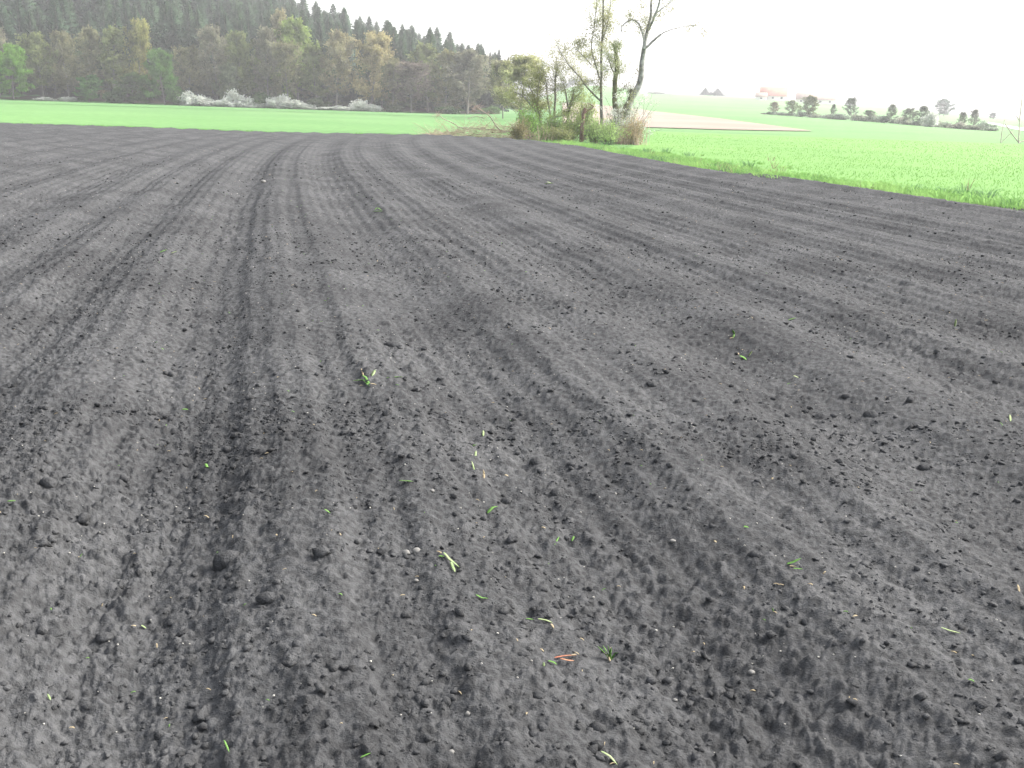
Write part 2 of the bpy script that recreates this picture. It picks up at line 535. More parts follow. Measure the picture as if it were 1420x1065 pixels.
def clod(px, py, w_px, label, seed, flat=0.6, asp=0.75):
    p = on_soil(px, py)
    dist = math.dist(p, (0, 0, CAMZ))
    s = 0.5 * w_px / FPX * dist
    g = np.random.default_rng(seed)
    v0, f0 = I3
    n = np.zeros(len(v0))
    for k in range(7):
        d = g.standard_normal(3); d /= np.linalg.norm(d)
        n += 0.16 * np.maximum(0, v0 @ d - 0.35) * g.uniform(0.3, 1.6) * g.choice([-1, 1])
    n += 0.20 * (fbm(v0[:, 0] * 3 + v0[:, 2] * 2 + seed, v0[:, 1] * 3 - v0[:, 2] * 2, seed, 3) - 0.5) * 2 + 0.05 * g.standard_normal(len(v0))
    v = v0 * (1 + n)[:, None] * np.array([s, s * asp, s * flat])
    a = g.uniform(-0.6, 0.6); c, q = math.cos(a), math.sin(a)
    v = np.stack([v[:, 0] * c - v[:, 1] * q, v[:, 0] * q + v[:, 1] * c, v[:, 2]], 1)
    o = link(bpy.data.objects.new('earth_clod', np_mesh('earth_clod', v, f0, [M_SOIL], True)))
    o.location = (p[0], p[1], p[2] - s * flat * 0.05)
    tag(o, label, 'clod', 'larger clods on the ploughed soil')


CL = [(316, 778, 38, 'largest dark clod, lying in the deep furrow at lower left', .7, .8),
      (372, 831, 32, 'crumbly clod on the bank right of the deep furrow', .5, .8),
      (311, 816, 19, 'small round clod just below the largest clod in the furrow', .7, .9),
      (143, 884, 22, 'broad rounded clod left of the furrow near the bottom left', .6, .8),
      (74, 879, 22, 'low oval clod nearest the left edge of the photo', .55, .8),
      (230, 917, 20, 'dark pointed clod in the furrow below the others', .65, .7),
      (703, 694, 20, 'dark steep clod just right of the fallen short green leaf', .8, .8),
      (744, 641, 20, 'pointed clod above the middle of the photo\'s lower half', .85, .7),
      (772, 684, 20, 'rounded clod right of the steep dark one near the centre', .7, .8),
      (545, 480, 22, 'wide flat clod far up the second furrow', .5, .7),
      (808, 780, 15, 'dark clod with a straw sticking out, lower centre', .9, .8),
      (746, 965, 18, 'round clod near the bottom centre below the reddish stalks', .7, .8),
      (1207, 577, 18, 'round dark clod standing proud on the right', .8, .9),
      (1175, 547, 16, 'small dark clod up and left of the round one on the right', .6, .8),
      (1048, 770, 18, 'rounded clod left of the straight green leaf piece', .7, .9),
      (1050, 914, 18, 'smooth flattened clod in the lower right of the soil', .6, .9),
      (905, 530, 22, 'dark clod in the furrow right of the centre', .55, .8),
      (1283, 648, 20, 'flat dark clod in the furrow far right', .5, .8),
      (908, 1045, 24, 'dark clod at the bottom edge right of the centre', .7, .8),
      (210, 735, 18, 'small dark clod left of the deep furrow', .6, .8),
      (68, 672, 24, 'lumpy clod at the left edge above the others', .7, .8)]
for k, (x, y, w, lab, fl, asp) in enumerate(CL):
    clod(x, y, w, lab, 100 + k, fl, asp)


def pebble(px, py, w, label, mat=M_STONE):
    p = on_soil(px, py)
    s = 0.5 * w / FPX * math.dist(p, (0, 0, CAMZ))
    g = np.random.default_rng(int(px * 7 + py))
    v0, f0 = I2
    v = v0 * (1 + 0.12 * g.standard_normal((len(v0), 1))) * np.array([s, s * 0.8, s * 0.65])
    o = link(bpy.data.objects.new('pebble', np_mesh('pebble', v, f0, [mat], True)))
    o.location = (p[0], p[1], p[2] + s * 0.3)
    tag(o, label, 'pebble', 'pale pebbles on the soil')


for x, y, w, lab in [(933, 749, 9, 'white rounded pebble right of the centre, the palest on the soil'),
                     (578, 765, 12, 'pair-like pale pebble left of the crossed green leaf, upper one'),
                     (563, 768, 12, 'brownish pebble just left of a pale pebble, lower centre'),
                     (577, 807, 7, 'small white pebble below the two larger ones, lower centre'),
                     (626, 1044, 9, 'white oval pebble at the bottom edge, left of centre'),
                     (649, 985, 8, 'pale pebble in the harrow marks near the bottom'),
                     (936, 971, 7, 'yellowish pebble near the bottom, right of centre'),
                     (1042, 931, 9, 'flat white pebble below a smooth clod, lower right'),
                     (599, 683, 7, 'white pebble left of the pale upright stalks'),
                     (853, 685, 5, 'reddish small pebble right of the centre'),
                     (365, 254, 7, 'far pale pebble on the ridge in the upper field')]:
    pebble(x, y, w, lab)

# ------------------------------------------------------------------ plant scraps lying on the soil


def blade_strip(pts, w, fold=0.35):
    """leaf strip with a folded, closed cross-section along 3D points"""
    P = np.asarray(pts, float)
    s = np.linspace(0, len(P) - 1, max(6, 4 * (len(P) - 1) + 1))
    Q = np.stack([np.interp(s, np.arange(len(P)), P[:, k]) for k in range(3)], 1)
    t = np.gradient(Q, axis=0); t /= np.linalg.norm(t, axis=1)[:, None] + 1e-9
    side = np.cross(t, [0, 0, 1.0]); side /= np.linalg.norm(side, axis=1)[:, None] + 1e-9
    up = np.cross(side, t)
    q = np.linspace(0, 1, len(Q))
    ww = w * np.clip(np.minimum(q * 6 + 0.35, (1 - q) * 3 + 0.12), 0, 1)[:, None]
    th = 0.0006
    L = Q - side * ww + up * ww * fold; C = Q; Rr = Q + side * ww + up * ww * fold
    B = Q - up * th * 2
    n = len(Q)
    V = np.concatenate([L, C, Rr, B])
    f = []
    for k in range(n - 1):
        for a, b in ((0, 1), (1, 2), (2, 3), (3, 0)):
            f.append((a * n + k, b * n + k, b * n + k + 1, a * n + k + 1))
    return V, np.array(f)


MATS = {'g': M_SGREEN, 'p': M_SPALE, 's': M_STRAW, 'r': M_SRED}


def scrap(name, label, cat, strips, group=None):
    """strips: (pixel polyline, lift at each end, half width in px, material); the first is the thing's base"""
    first = on_soil(*strips[0][0][0])
    root = empty(name, first, label, cat, group) if len(strips) > 1 else None
    for pl, lift, wpx, mk in strips:
        pts = []
        n = len(pl)
        for k, (x, y) in enumerate(pl):
            p = on_soil(x, y)
            L = lift[0] + (lift[1] - lift[0]) * k / max(1, n - 1) if isinstance(lift, tuple) else lift
            p[2] += L - .003
            if L > 0.012:          # raised: keep the pixel, come nearer along the sight line
                d = ray(x, y); tt = (p[2] - CAMZ) / d[2]
                p = np.array([d[0] * tt, d[1] * tt, p[2]])
            pts.append(p)
        wd = wpx / FPX * math.dist(pts[0], (0, 0, CAMZ))
        V, f = blade_strip(pts, wd)
        m = MB(); m.add(V - first, f)
        if root:
            o = m.build({'g': 'leaf_blade', 'p': 'pale_blade', 's': 'straw', 'r': 'stalk'}[mk], MATS[mk], root)
        else:
            o = m.build(name, MATS[mk]); o.location = first; tag(o, label, cat, group)
    return root


G1 = 'plant scraps lying on the soil'
scrap('grass_sprig', 'green grass sprig with pinkish stem lying forked on the soil, left of centre', 'grass sprig',
      [([(512, 534), (504, 531), (489, 529)], .008, 1.8, 'g'), ([(512, 531), (507, 525), (502, 520)], .010, 1.8, 'g'), ([(504, 521), (501, 511)], (.012, .02), 1.3, 's'), ([(513, 531), (522, 535)], .008, 1.2, 's')], G1)
scrap('leaf_scrap', 'short pale leaf piece above the forked grass sprig', 'leaf scrap', [([(516, 523), (520, 516)], (.008, .012), 2.4, 'p')], G1)
scrap('leaf_scrap', 'thin green leaf right of the forked grass sprig', 'leaf scrap', [([(536, 525), (548, 524), (558, 524)], .008, 1.2, 'g')], G1)
scrap('grass_sprig', 'crossed pale green leaves with a dark green stub, lower centre', 'grass sprig',
      [([(615, 772), (623, 779), (637, 790)], .012, 1.9, 'p'), ([(625, 782), (628, 790), (631, 796)], .010, 2.2, 'p'), ([(616, 774), (608, 773)], .008, 2.2, 'g')], G1)
scrap('leaf_scrap', 'short wide green leaf lying flat near the centre', 'leaf scrap', [([(676, 711), (683, 708), (690, 704)], .010, 2.6, 'g')], G1)
scrap('leaf_scrap', 'curved slim green leaf right below the crossed leaves', 'leaf scrap', [([(660, 827), (668, 831), (677, 832)], .009, 1.4, 'g')], G1)
scrap('grass_sprig', 'jointed yellowish green stalk lying flat, lower centre', 'grass sprig',
      [([(746, 857), (757, 863), (766, 866)], .010, 1.6, 'p'), ([(764, 868), (768, 873)], .010, 1.4, 's'), ([(729, 860), (740, 861)], .008, 1.2, 'g')], G1)
scrap('grass_tuft', 'small upright green grass tuft rooted in the soil, lower centre', 'grass tuft',
      [([(846, 915), (838, 905), (829, 896)], (0, .05), 1.6, 'g'), ([(847, 915), (842, 905), (836, 895)], (0, .055), 1.7, 'g'), ([(847, 915), (845, 905), (843, 895)], (0, .055), 1.5, 'g'),
       ([(848, 914), (846, 908), (848, 897)], (0, .05), 1.5, 'g'), ([(848, 914), (853, 906), (857, 905)], (0, .03), 1.6, 'g'), ([(847, 917), (843, 909), (836, 904)], (0, .03), 1.2, 's')], G1)
scrap('dry_stalk', 'pair of reddish dry stalks lying side by side near the bottom', 'stalk',
      [([(769, 915), (780, 913), (799, 914)], .010, 1.8, 'r'), ([(777, 916), (788, 919), (796, 920)], .010, 1.5, 'r'), ([(792, 914), (799, 914)], .012, 1.5, 's')], G1)
scrap('leaf_scrap', 'yellow green leaf below the reddish stalks', 'leaf scrap', [([(760, 919), (767, 921), (772, 924)], .009, 1.8, 'g')], G1)
scrap('leaf_scrap', 'short pale upright leaf stub left of the reddish stalks', 'leaf scrap', [([(754, 924), (754, 918)], (.0, .02), 1.7, 'p')], G1)
scrap('grass_sprig', 'straight bright green leaf above pale straws on the right', 'grass sprig',
      [([(1091, 785), (1100, 780), (1111, 774)], (.01, .02), 2.2, 'g'), ([(1095, 787), (1104, 784)], .008, 1.6, 's'), ([(1100, 790), (1113, 791)], .008, 1.2, 'g')], G1)
scrap('leaf_scrap', 'thin straight yellow green blade at lower right', 'leaf scrap', [([(1304, 875), (1318, 878), (1332, 881)], .010, 1.3, 'p')], G1)
scrap('grass_sprig', 'upright pale green shoot with straw foot on the right', 'grass sprig',
      [([(1017, 469), (1018, 463), (1016, 457)], (0, .05), 1.5, 'g'), ([(1012, 470), (1017, 468)], .01, 1.6, 's')], G1)
scrap('grass_sprig', 'folded bright green leaf with straw tip below the upright shoot', 'grass sprig',
      [([(1025, 495), (1030, 498), (1035, 501)], .012, 2.2, 'g'), ([(1020, 492), (1025, 493)], .01, 1.3, 's'), ([(1038, 493), (1043, 487)], (.0, .02), 1.4, 'p'), ([(1022, 483), (1033, 486)], .008, .8, 's')], G1)
scrap('leaf_scrap', 'slim pale leaf right of the folded bright leaf', 'leaf scrap', [([(1100, 521), (1107, 526)], .008, 1.2, 'p')], G1)
scrap('leaf_scrap', 'tiny green leaf far right above the furrow', 'leaf scrap', [([(1093, 445), (1104, 442)], .01, 1.2, 'g')], G1)
scrap('dry_stalk', 'pale split straw sticking up near the centre', 'stalk', [([(671, 664), (671, 658), (670, 651)], (0, .04), 1.6, 's')], G1)
scrap('dry_stalk', 'thin yellow stalk beside the pale split straw', 'stalk', [([(658, 652), (656, 646), (654, 639)], (0, .03), 1.1, 'p')], G1)
scrap('leaf_scrap', 'white green leaf chip above the thin yellow stalk', 'leaf scrap', [([(659, 634), (660, 627)], (.004, .01), 1.6, 'p')], G1)
scrap('leaf_scrap', 'small slanting green leaf above the leaf chip', 'leaf scrap', [([(656, 619), (664, 614)], .008, 1.6, 'g')], G1)
scrap('leaf_scrap', 'small pale upright chip topmost of the centre line', 'leaf scrap', [([(670, 606), (670, 599)], (.004, .012), 1.6, 'p')], G1)
scrap('leaf_scrap', 'long flat green blade piece left of the centre clods', 'leaf scrap', [([(553, 668), (564, 669), (573, 670)], .009, 1.1, 'g')], G1)
scrap('leaf_scrap', 'short upright green leaf right below the centre', 'leaf scrap', [([(793, 752), (796, 743)], (.005, .015), 1.6, 'g')], G1)
scrap('leaf_scrap', 'slanting dull green leaf beside the short upright leaf', 'leaf scrap', [([(769, 757), (775, 749)], .008, 1.4, 'g')], G1)
scrap('leaf_scrap', 'vivid green leaf chip in the deep furrow, left', 'leaf scrap', [([(285, 643), (287, 648), (290, 650)], (.02, .01), 2.0, 'g')], G1)
scrap('leaf_scrap', 'bright green leaf cluster chip left of the furrow', 'leaf scrap', [([(252, 569), (261, 570)], .01, 2.0, 'g')], G1)
scrap('leaf_scrap', 'green chip with straw at the left edge', 'leaf scrap', [([(10, 697), (22, 697)], .01, 1.8, 'g')], G1)
scrap('leaf_scrap', 'slim green blade slanting on the bank, left of centre', 'leaf scrap', [([(450, 708), (458, 714)], .009, 1.2, 'g')], G1)
scrap('leaf_scrap', 'pale green curved blade at the bottom edge', 'leaf scrap', [([(833, 1045), (845, 1052), (856, 1064)], .01, 1.7, 'p')], G1)
scrap('leaf_scrap', 'thin green blade at the bottom left ridge', 'leaf scrap', [([(311, 1033), (318, 1046)], .009, 1.3, 'g')], G1)
scrap('leaf_scrap', 'green leaf fragment at the very bottom, left of centre', 'leaf scrap', [([(500, 1052), (514, 1047)], .009, 1.4, 'g')], G1)
scrap('leaf_scrap', 'pale leaf chip in the furrow at bottom left', 'leaf scrap', [([(196, 870), (203, 874)], .009, 1.5, 'p')], G1)
scrap('leaf_scrap', 'slim leaf standing at the far left bottom', 'leaf scrap', [([(70, 972), (66, 966)], (.004, .012), 1.4, 'p')], G1)
scrap('leaf_scrap', 'lime green round leaf on the right side of the soil', 'leaf scrap', [([(1031, 733), (1038, 734)], .01, 2.6, 'g')], G1)
scrap('leaf_scrap', 'pale upright chip close to the right edge', 'leaf scrap', [([(1401, 585), (1400, 577)], (.004, .012), 1.4, 'p')], G1)
scrap('leaf_scrap', 'pale chip at the right edge, lower down', 'leaf scrap', [([(1413, 822), (1411, 812)], (.004, .012), 1.4, 's')], G1)
scrap('leaf_scrap', 'thin green shoot beside a dark crumb, lower right', 'leaf scrap', [([(1072, 850), (1071, 843)], (.0, .02), 1.0, 'g')], G1)
scrap('leaf_scrap', 'faint yellow blade at far right in the upper field', 'leaf scrap', [([(1324, 453), (1326, 442)], (.0, .05), 1.2, 'p')], G1)
scrap('grass_sprig', 'green weed scraps lying on the far ridge, left of the centre', 'grass sprig',
      [([(517, 293), (530, 293)], .02, 1.2, 'g'), ([(520, 291), (523, 288), (530, 292)], .03, 1.0, 'g')], G1)
scrap('grass_sprig', 'yellow green weed patch in the far right of the field', 'grass sprig',
      [([(755, 255), (768, 254)], .03, 1.5, 'g'), ([(758, 252), (764, 254)], .05, 1.3, 'p')], G1)
scrap('grass_sprig', 'green weed scraps on the ridge left of the deep furrow', 'grass sprig',
      [([(222, 350), (232, 346)], .02, 1.6, 'g'), ([(238, 351), (246, 348)], .02, 1.2, 'p')], G1)
# the uncounted small bits
g = np.random.default_rng(8)
for nm, mat, n, lab in (('straw_bits', M_STRAW, 600, 'tiny straw bits strewn over the soil'), ('leaf_bits', M_SGREEN, 170, 'tiny green leaf bits strewn over the soil'), ('pale_bits', M_GRIT, 1300, 'tiny pale grit strewn over the soil')):
    m = MB()
    for k in range(n):
        d = 1.9 * (32 / 1.9) ** (g.random() ** 0.65); t = g.uniform(-.6, .6)
        x, y = d * t, d
        if not inside(np.array([x]), np.array([y]), 0.2)[0]:
            continue
        if nm == 'leaf_bits' and g.random() < 0.5:        # gathered along a few ridges
            x = (g.choice([-0.6, 0.55, 1.7]) + g.normal(0, .15) - y * math.sin(ROWA)) / math.cos(ROWA)
        z = float(soil(np.array([x]), np.array([y]))[0])
        L = g.uniform(.003, .009) * (1 + 0.06 * d); w = L * g.uniform(.15, .4) if nm != 'pale_bits' else L * .5
        a = g.uniform(0, 6.28)
        e = np.array([math.cos(a), math.sin(a), g.uniform(-.2, .5)]) * L
        c = np.array([x, y, z + .006 + .0006 * d])
        if nm == 'pale_bits':
            m.add(I1[0] * L * 0.42 * np.array([1, .8, .7]) + c - [0, 0, .004], I1[1])
        else:
            V, f = blade_strip([c - e, c + [0, 0, .002], c + e], max(w, .0012 * (1 + .12 * d))); m.add(V, f)
    tag(m.build(nm, mat), lab, 'plant bits' if nm != 'pale_bits' else 'grit', kind='stuff')

# ------------------------------------------------------------------ grass


def blades(name, x, y, z0, h, w, lean, mat, label, cat, seg=2):
    n = len(x)
    g = np.random.default_rng(n)
    a = g.uniform(0, math.pi, n); b = g.uniform(0, 2 * math.pi, n)
    sd_ = np.stack([np.cos(a), np.sin(a), np.zeros(n)], 1) * w[:, None] * 0.5
    ln = np.stack([np.cos(b), np.sin(b), np.zeros(n)], 1) * (h * lean * g.uniform(.3, 1.2, n))[:, None]
    p = np.stack([x, y, z0], 1); up = np.zeros((n, 3)); up[:, 2] = h
    if seg == 1:
        V = np.stack([p - sd_, p + sd_, p + ln + up], 1)
        f = np.array([[0, 1, 2]])
    else:
        mid = p + ln * 0.35 + up * 0.6
        V = np.stack([p - sd_, p + sd_, mid + sd_ * .8, mid - sd_ * .8, p + ln + up * 0.95], 1)
        f = np.array([[0, 1, 2], [0, 2, 3], [3, 2, 4]])
    k = V.shape[1]
    Fc = f[None] + (np.arange(n) * k)[:, None, None]
    o = link(bpy.data.objects.new(name, np_mesh(name, V.reshape(-1, 3), Fc.reshape(-1, 3), [mat])))
    return tag(o, label, cat, kind='stuff')


g = np.random.default_rng(21)
# verge along the right edge: tussocks of blades
def tussocks(name, cxs, cys, rad, hgt, per, wid, mat, label, cat='grass'):
    n = len(cxs)
    k = np.repeat(np.arange(n), per)
    a = g.uniform(0, 6.283, n * per); q = np.sqrt(g.random(n * per)) * rad[k]
    px_, py_ = cxs[k] + np.cos(a) * q, cys[k] + np.sin(a) * q
    h = hgt[k] * g.uniform(.45, 1.1, n * per)
    ln = np.stack([np.cos(a), np.sin(a), a * 0], 1) * (h * (0.15 + 0.55 * q / rad[k] + g.uniform(0, .35, n * per)))[:, None]
    ln += np.stack([g.normal(0, .2, n * per) * h, g.normal(0, .2, n * per) * h, a * 0], 1)
    t = g.uniform(0, math.pi, n * per)
    sd_ = np.stack([np.cos(t), np.sin(t), t * 0], 1) * (g.uniform(.5, 1.2, n * per) * wid)[:, None]
    p = np.stack([px_, py_, a * 0 - .01], 1); up = np.zeros((n * per, 3)); up[:, 2] = h
    mid = p + ln * 0.4 + up * .68
    V = np.stack([p - sd_, p + sd_, mid + sd_ * .75, mid - sd_ * .75, p + ln + up * 0.85], 1)
    f = np.array([[0, 1, 2], [0, 2, 3], [3, 2, 4]])
    Fc = f[None] + (np.arange(n * per) * 5)[:, None, None]
    o = link(bpy.data.objects.new(name, np_mesh(name, V.reshape(-1, 3), Fc.reshape(-1, 3), [mat])))
    return tag(o, label, cat, kind='stuff')


def verge_pts(n, k, th, spread):
    yy = 5 + 47 * g.random(n) ** 1.3; off = g.gamma(1.5, spread, n) - 0.15
    xx = np.interp(yy, E[:, 1], E[:, 0]) + off
    ok = fbm(xx * .8, yy * .5, k, 2) > th
    return xx[ok], yy[ok], off[ok]


xx, yy, off = verge_pts(2400, 81, 0.36, .75)
tussocks('verge_grass', xx, yy, g.uniform(.06, .24, len(xx)), g.uniform(.12, .44, len(xx)) * np.clip(1.2 - .25 * off, .45, 1), 34, .010, M_VERGE, 'tufted bright grass along the right edge of the ploughed field')
xx, yy, off = verge_pts(420, 84, 0.52, .8)
tussocks('dull_verge_grass', xx, yy, g.uniform(.10, .26, len(xx)), g.uniform(.18, .42, len(xx)), 40, .009, M_DULL, 'dull bluish green tussocks in the grass verge')
xx, yy, off = verge_pts(160, 88, 0.5, .9)
tussocks('dry_verge_grass', xx, yy, g.uniform(.05, .2, len(xx)), g.uniform(.18, .5, len(xx)), 14, .007, M_STRAW, 'dry straw coloured stalks in the grass verge')
# strip of grass beyond the far edge
n = 26000
xx = g.uniform(-45, F[-1, 0], n); off = g.gamma(1.3, 1.0, n) - 0.2
yy = np.interp(xx, F[:, 0], F[:, 1]) + off
cl = fbm(xx * 0.9, yy * 0.6, 83, 2)
h = (0.05 + 0.18 * cl * (off < 1.5) + 0.04) * g.uniform(.5, 1.2, n)
ok = ~inside(xx, yy, 0.1)
blades('edge_grass', xx[ok], yy[ok], np.zeros(ok.sum()), h[ok], g.uniform(.02, .05, ok.sum()), 0.5, M_BLADE, 'short bright grass along the far end of the ploughed field', 'grass', 1)
# young crop
n = 45000
yy = 14 * (95 / 14) ** g.random(n); xx = yy * g.uniform(-0.02, 0.62, n)
xe = np.interp(yy, E[:, 1], E[:, 0])
ok = ~inside(xx, yy, -0.6)
ok &= (vnoise(xx * .5, yy * .5, 87) > g.uniform(0, .5, n))
xx, yy = xx[ok], yy[ok]
blades('young_crop', xx, yy, np.zeros(len(xx)), g.uniform(.03, .085, len(xx)), g.uniform(.012, .03, len(xx)) * (yy / 30) ** .6, 0.7, M_BLADE, 'bright green young crop right of the ploughed field', 'crop', 1)

# ------------------------------------------------------------------ trees


def wander(p0, d0, length, n, g, wob, up=0.0):
    P = [np.asarray(p0, float)]; d = np.asarray(d0, float); d = d / np.linalg.norm(d)
    for k in range(n):
        d = d + g.normal(0, wob, 3) + np.array([0, 0, up]); d /= np.linalg.norm(d)
        P.append(P[-1] + d * length / n)
    return np.array(P)


def leaf_quads(mb, centers, per, spread, size, g, squash=0.8):
    c = np.repeat(np.asarray(centers), per, axis=0)
    n = len(c)
    c = c + g.normal(0, 1, (n, 3)) * spread * np.array([1, 1, squash])
    a = g.normal(0, 1, (n, 3)); a /= np.linalg.norm(a, axis=1)[:, None]
    b = np.cross(a, g.normal(0, 1, (n, 3))); b /= np.linalg.norm(b, axis=1)[:, None] + 1e-9
    s = g.uniform(size[0], size[1], n)[:, None]
    V = np.stack([c - a * s, c + b * s * .55, c + a * s, c - b * s * .55], 1).reshape(-1, 3)
    f = (np.arange(n) * 4)[:, None] + np.array([0, 1, 2, 3])[None]
    mb.add(V, f)


def make_broadleaf(seed, H=16.0, Rr=4.6, clear=0.16, per=22, round_=1.0, leafsize=(.13, .33)):
    """(trunk mesh, crown mesh): trunk with limbs and twigs; many small leaf faces in clumps along them"""
    g = np.random.default_rng(seed)
    tr = MB(); cr = MB()
    T = wander((0, 0, -0.3), (0, 0, 1), H * 0.92, 10, g, 0.05, 0.05)
    tr.tube(T, np.linspace(0.24, 0.03, len(T)), 6)
    tips = []
    nl = 30
    for k in range(nl):
        q = clear + (1 - clear) * ((k + g.random()) / nl) ** 0.9
        s = q * (len(T) - 1); i0 = min(int(s), len(T) - 2)
        p = T[i0] + (T[i0 + 1] - T[i0]) * (s - i0)
        az = k * 2.4 + g.uniform(-.5, .5)
        prof = (math.sin(math.pi * min(1, (q - clear + .10) / (1 - clear + .12)) ** 0.8)) ** 0.75 * round_ + 0.12
        L = Rr * prof * g.uniform(.75, 1.15)
        d = np.array([math.cos(az), math.sin(az), 0.25 + 0.9 * q])
        B = wander(p, d, L, 5, g, 0.13, 0.06)
        tr.tube(B, np.linspace(0.075 * (1.15 - q), 0.012, len(B)), 4, False)
        for s2 in range(7):
            w = 0.3 + 0.7 * (s2 + g.random()) / 7
            jx = w * (len(B) - 1); j0 = min(int(jx), len(B) - 2)
            p2 = B[j0] + (B[j0 + 1] - B[j0]) * (jx - j0)
            d2 = (B[-1] - B[0]) / (np.linalg.norm(B[-1] - B[0]) + 1e-6) + g.normal(0, .75, 3) + np.array([0, 0, .25])
            C = wander(p2, d2, 0.3 * L + 0.35, 3, g, .2, .05)
            tr.tube(C, np.linspace(.018, .007, len(C)), 3, False)
            tips += [C[1], C[2], C[3]]
    tips = np.array(tips)
    tips = tips[g.random(len(tips)) < 0.8]
    leaf_quads(cr, tips, int(per * 1.05), 0.32 * Rr / 4.6, leafsize, g)
    return tr, cr


def make_spruce(seed, H=20.0, Rr=2.9):
    g = np.random.default_rng(seed)
    tr = MB(); cr = MB()
    T = np.array([[0, 0, -0.5], [g.normal(0, .05), g.normal(0, .05), H * .5], [g.normal(0, .08), g.normal(0, .08), H * 0.98]])
    tr.tube(T, [.2, .13, .02], 5)
    V = []; Fq = []
    nb = 0
    z = H * 0.10
    while z < H * 0.985:
        q = z / H
        rad = Rr * 1.2 * (1 - q) ** 0.86 * g.uniform(.8, 1.15) + 0.07
        nbr = max(7, int(11 * (1 - q) + 5))
        a0 = g.uniform(0, 6.28)
        for k in range(nbr):
            a = a0 + 6.283 * k / nbr + g.uniform(-.25, .25)
            L = rad * g.uniform(.65, 1.15)
            dr = np.array([math.cos(a), math.sin(a), 0]); sd_ = np.array([-math.sin(a), math.cos(a), 0])
            droop = -0.28 - .2 * g.random()
            nseg = 4
            for sgn in range(nseg):
                u0 = sgn / nseg; u1 = (sgn + 1.25) / nseg
                p0 = dr * L * u0 + np.array([0, 0, z + droop * L * u0 + .25 * L * u0 ** 2])
                p1 = dr * L * u1 + np.array([0, 0, z + droop * L * u1 + .25 * L * u1 ** 2])
                w = 0.48 * L * (1 - 0.55 * u0) * g.uniform(.6, 1.2) + .05
                hang = np.array([0, 0, -g.uniform(.25, .8) * (0.4 + .25 * L)])
                n0 = len(V)
                V += [p0, p1 + sd_ * w * .5 + hang, p1 + dr * .1 * L, p1 - sd_ * w * .5 + hang]
                Fq += [(n0, n0 + 1, n0 + 2, n0 + 3)]
        z += H * 0.021 * (1.1 - .5 * q)
    cr.add(V, Fq)
    return tr, cr


def proto(fn, mat_tr, mat_cr, **kw):
    tr, cr = fn(**kw)
    return tr.mesh('trunk', mat_tr), cr.mesh('crown', mat_cr)


BROAD = [proto(make_broadleaf, M_BARK, M_LEAF, seed=200 + k, H=16, Rr=[4.2, 4.8, 5.4, 4.0, 4.6, 5.0][k], clear=[.14, .2, .1, .18, .12, .22][k], per=[13, 16, 20, 15, 22, 14][k]) for k in range(6)]
DENSE = [proto(make_broadleaf, M_BARK, M_LEAF, seed=300 + k, H=16, Rr=5.2, clear=.05, per=36, leafsize=(.14, .34)) for k in range(2)]
SPRUCE = [proto(make_spruce, M_BARK, M_NEEDLE, seed=400 + k, H=20, Rr=[2.8, 3.2, 2.5, 3.0, 3.4][k]) for k in range(5)]


def tree(name, meshes, loc, sxy, sz_, rz, color, label, cat='tree', group=None):
    root = empty(name, loc, label, cat, group)
    root.rotation_euler.z = rz
    root.scale = (sxy, sxy, sz_)
    t = link(bpy.data.objects.new('trunk', meshes[0]), root)
    c = link(bpy.data.objects.new('crown', meshes[1]), root)
    c.color = (*color, 1)
    return root


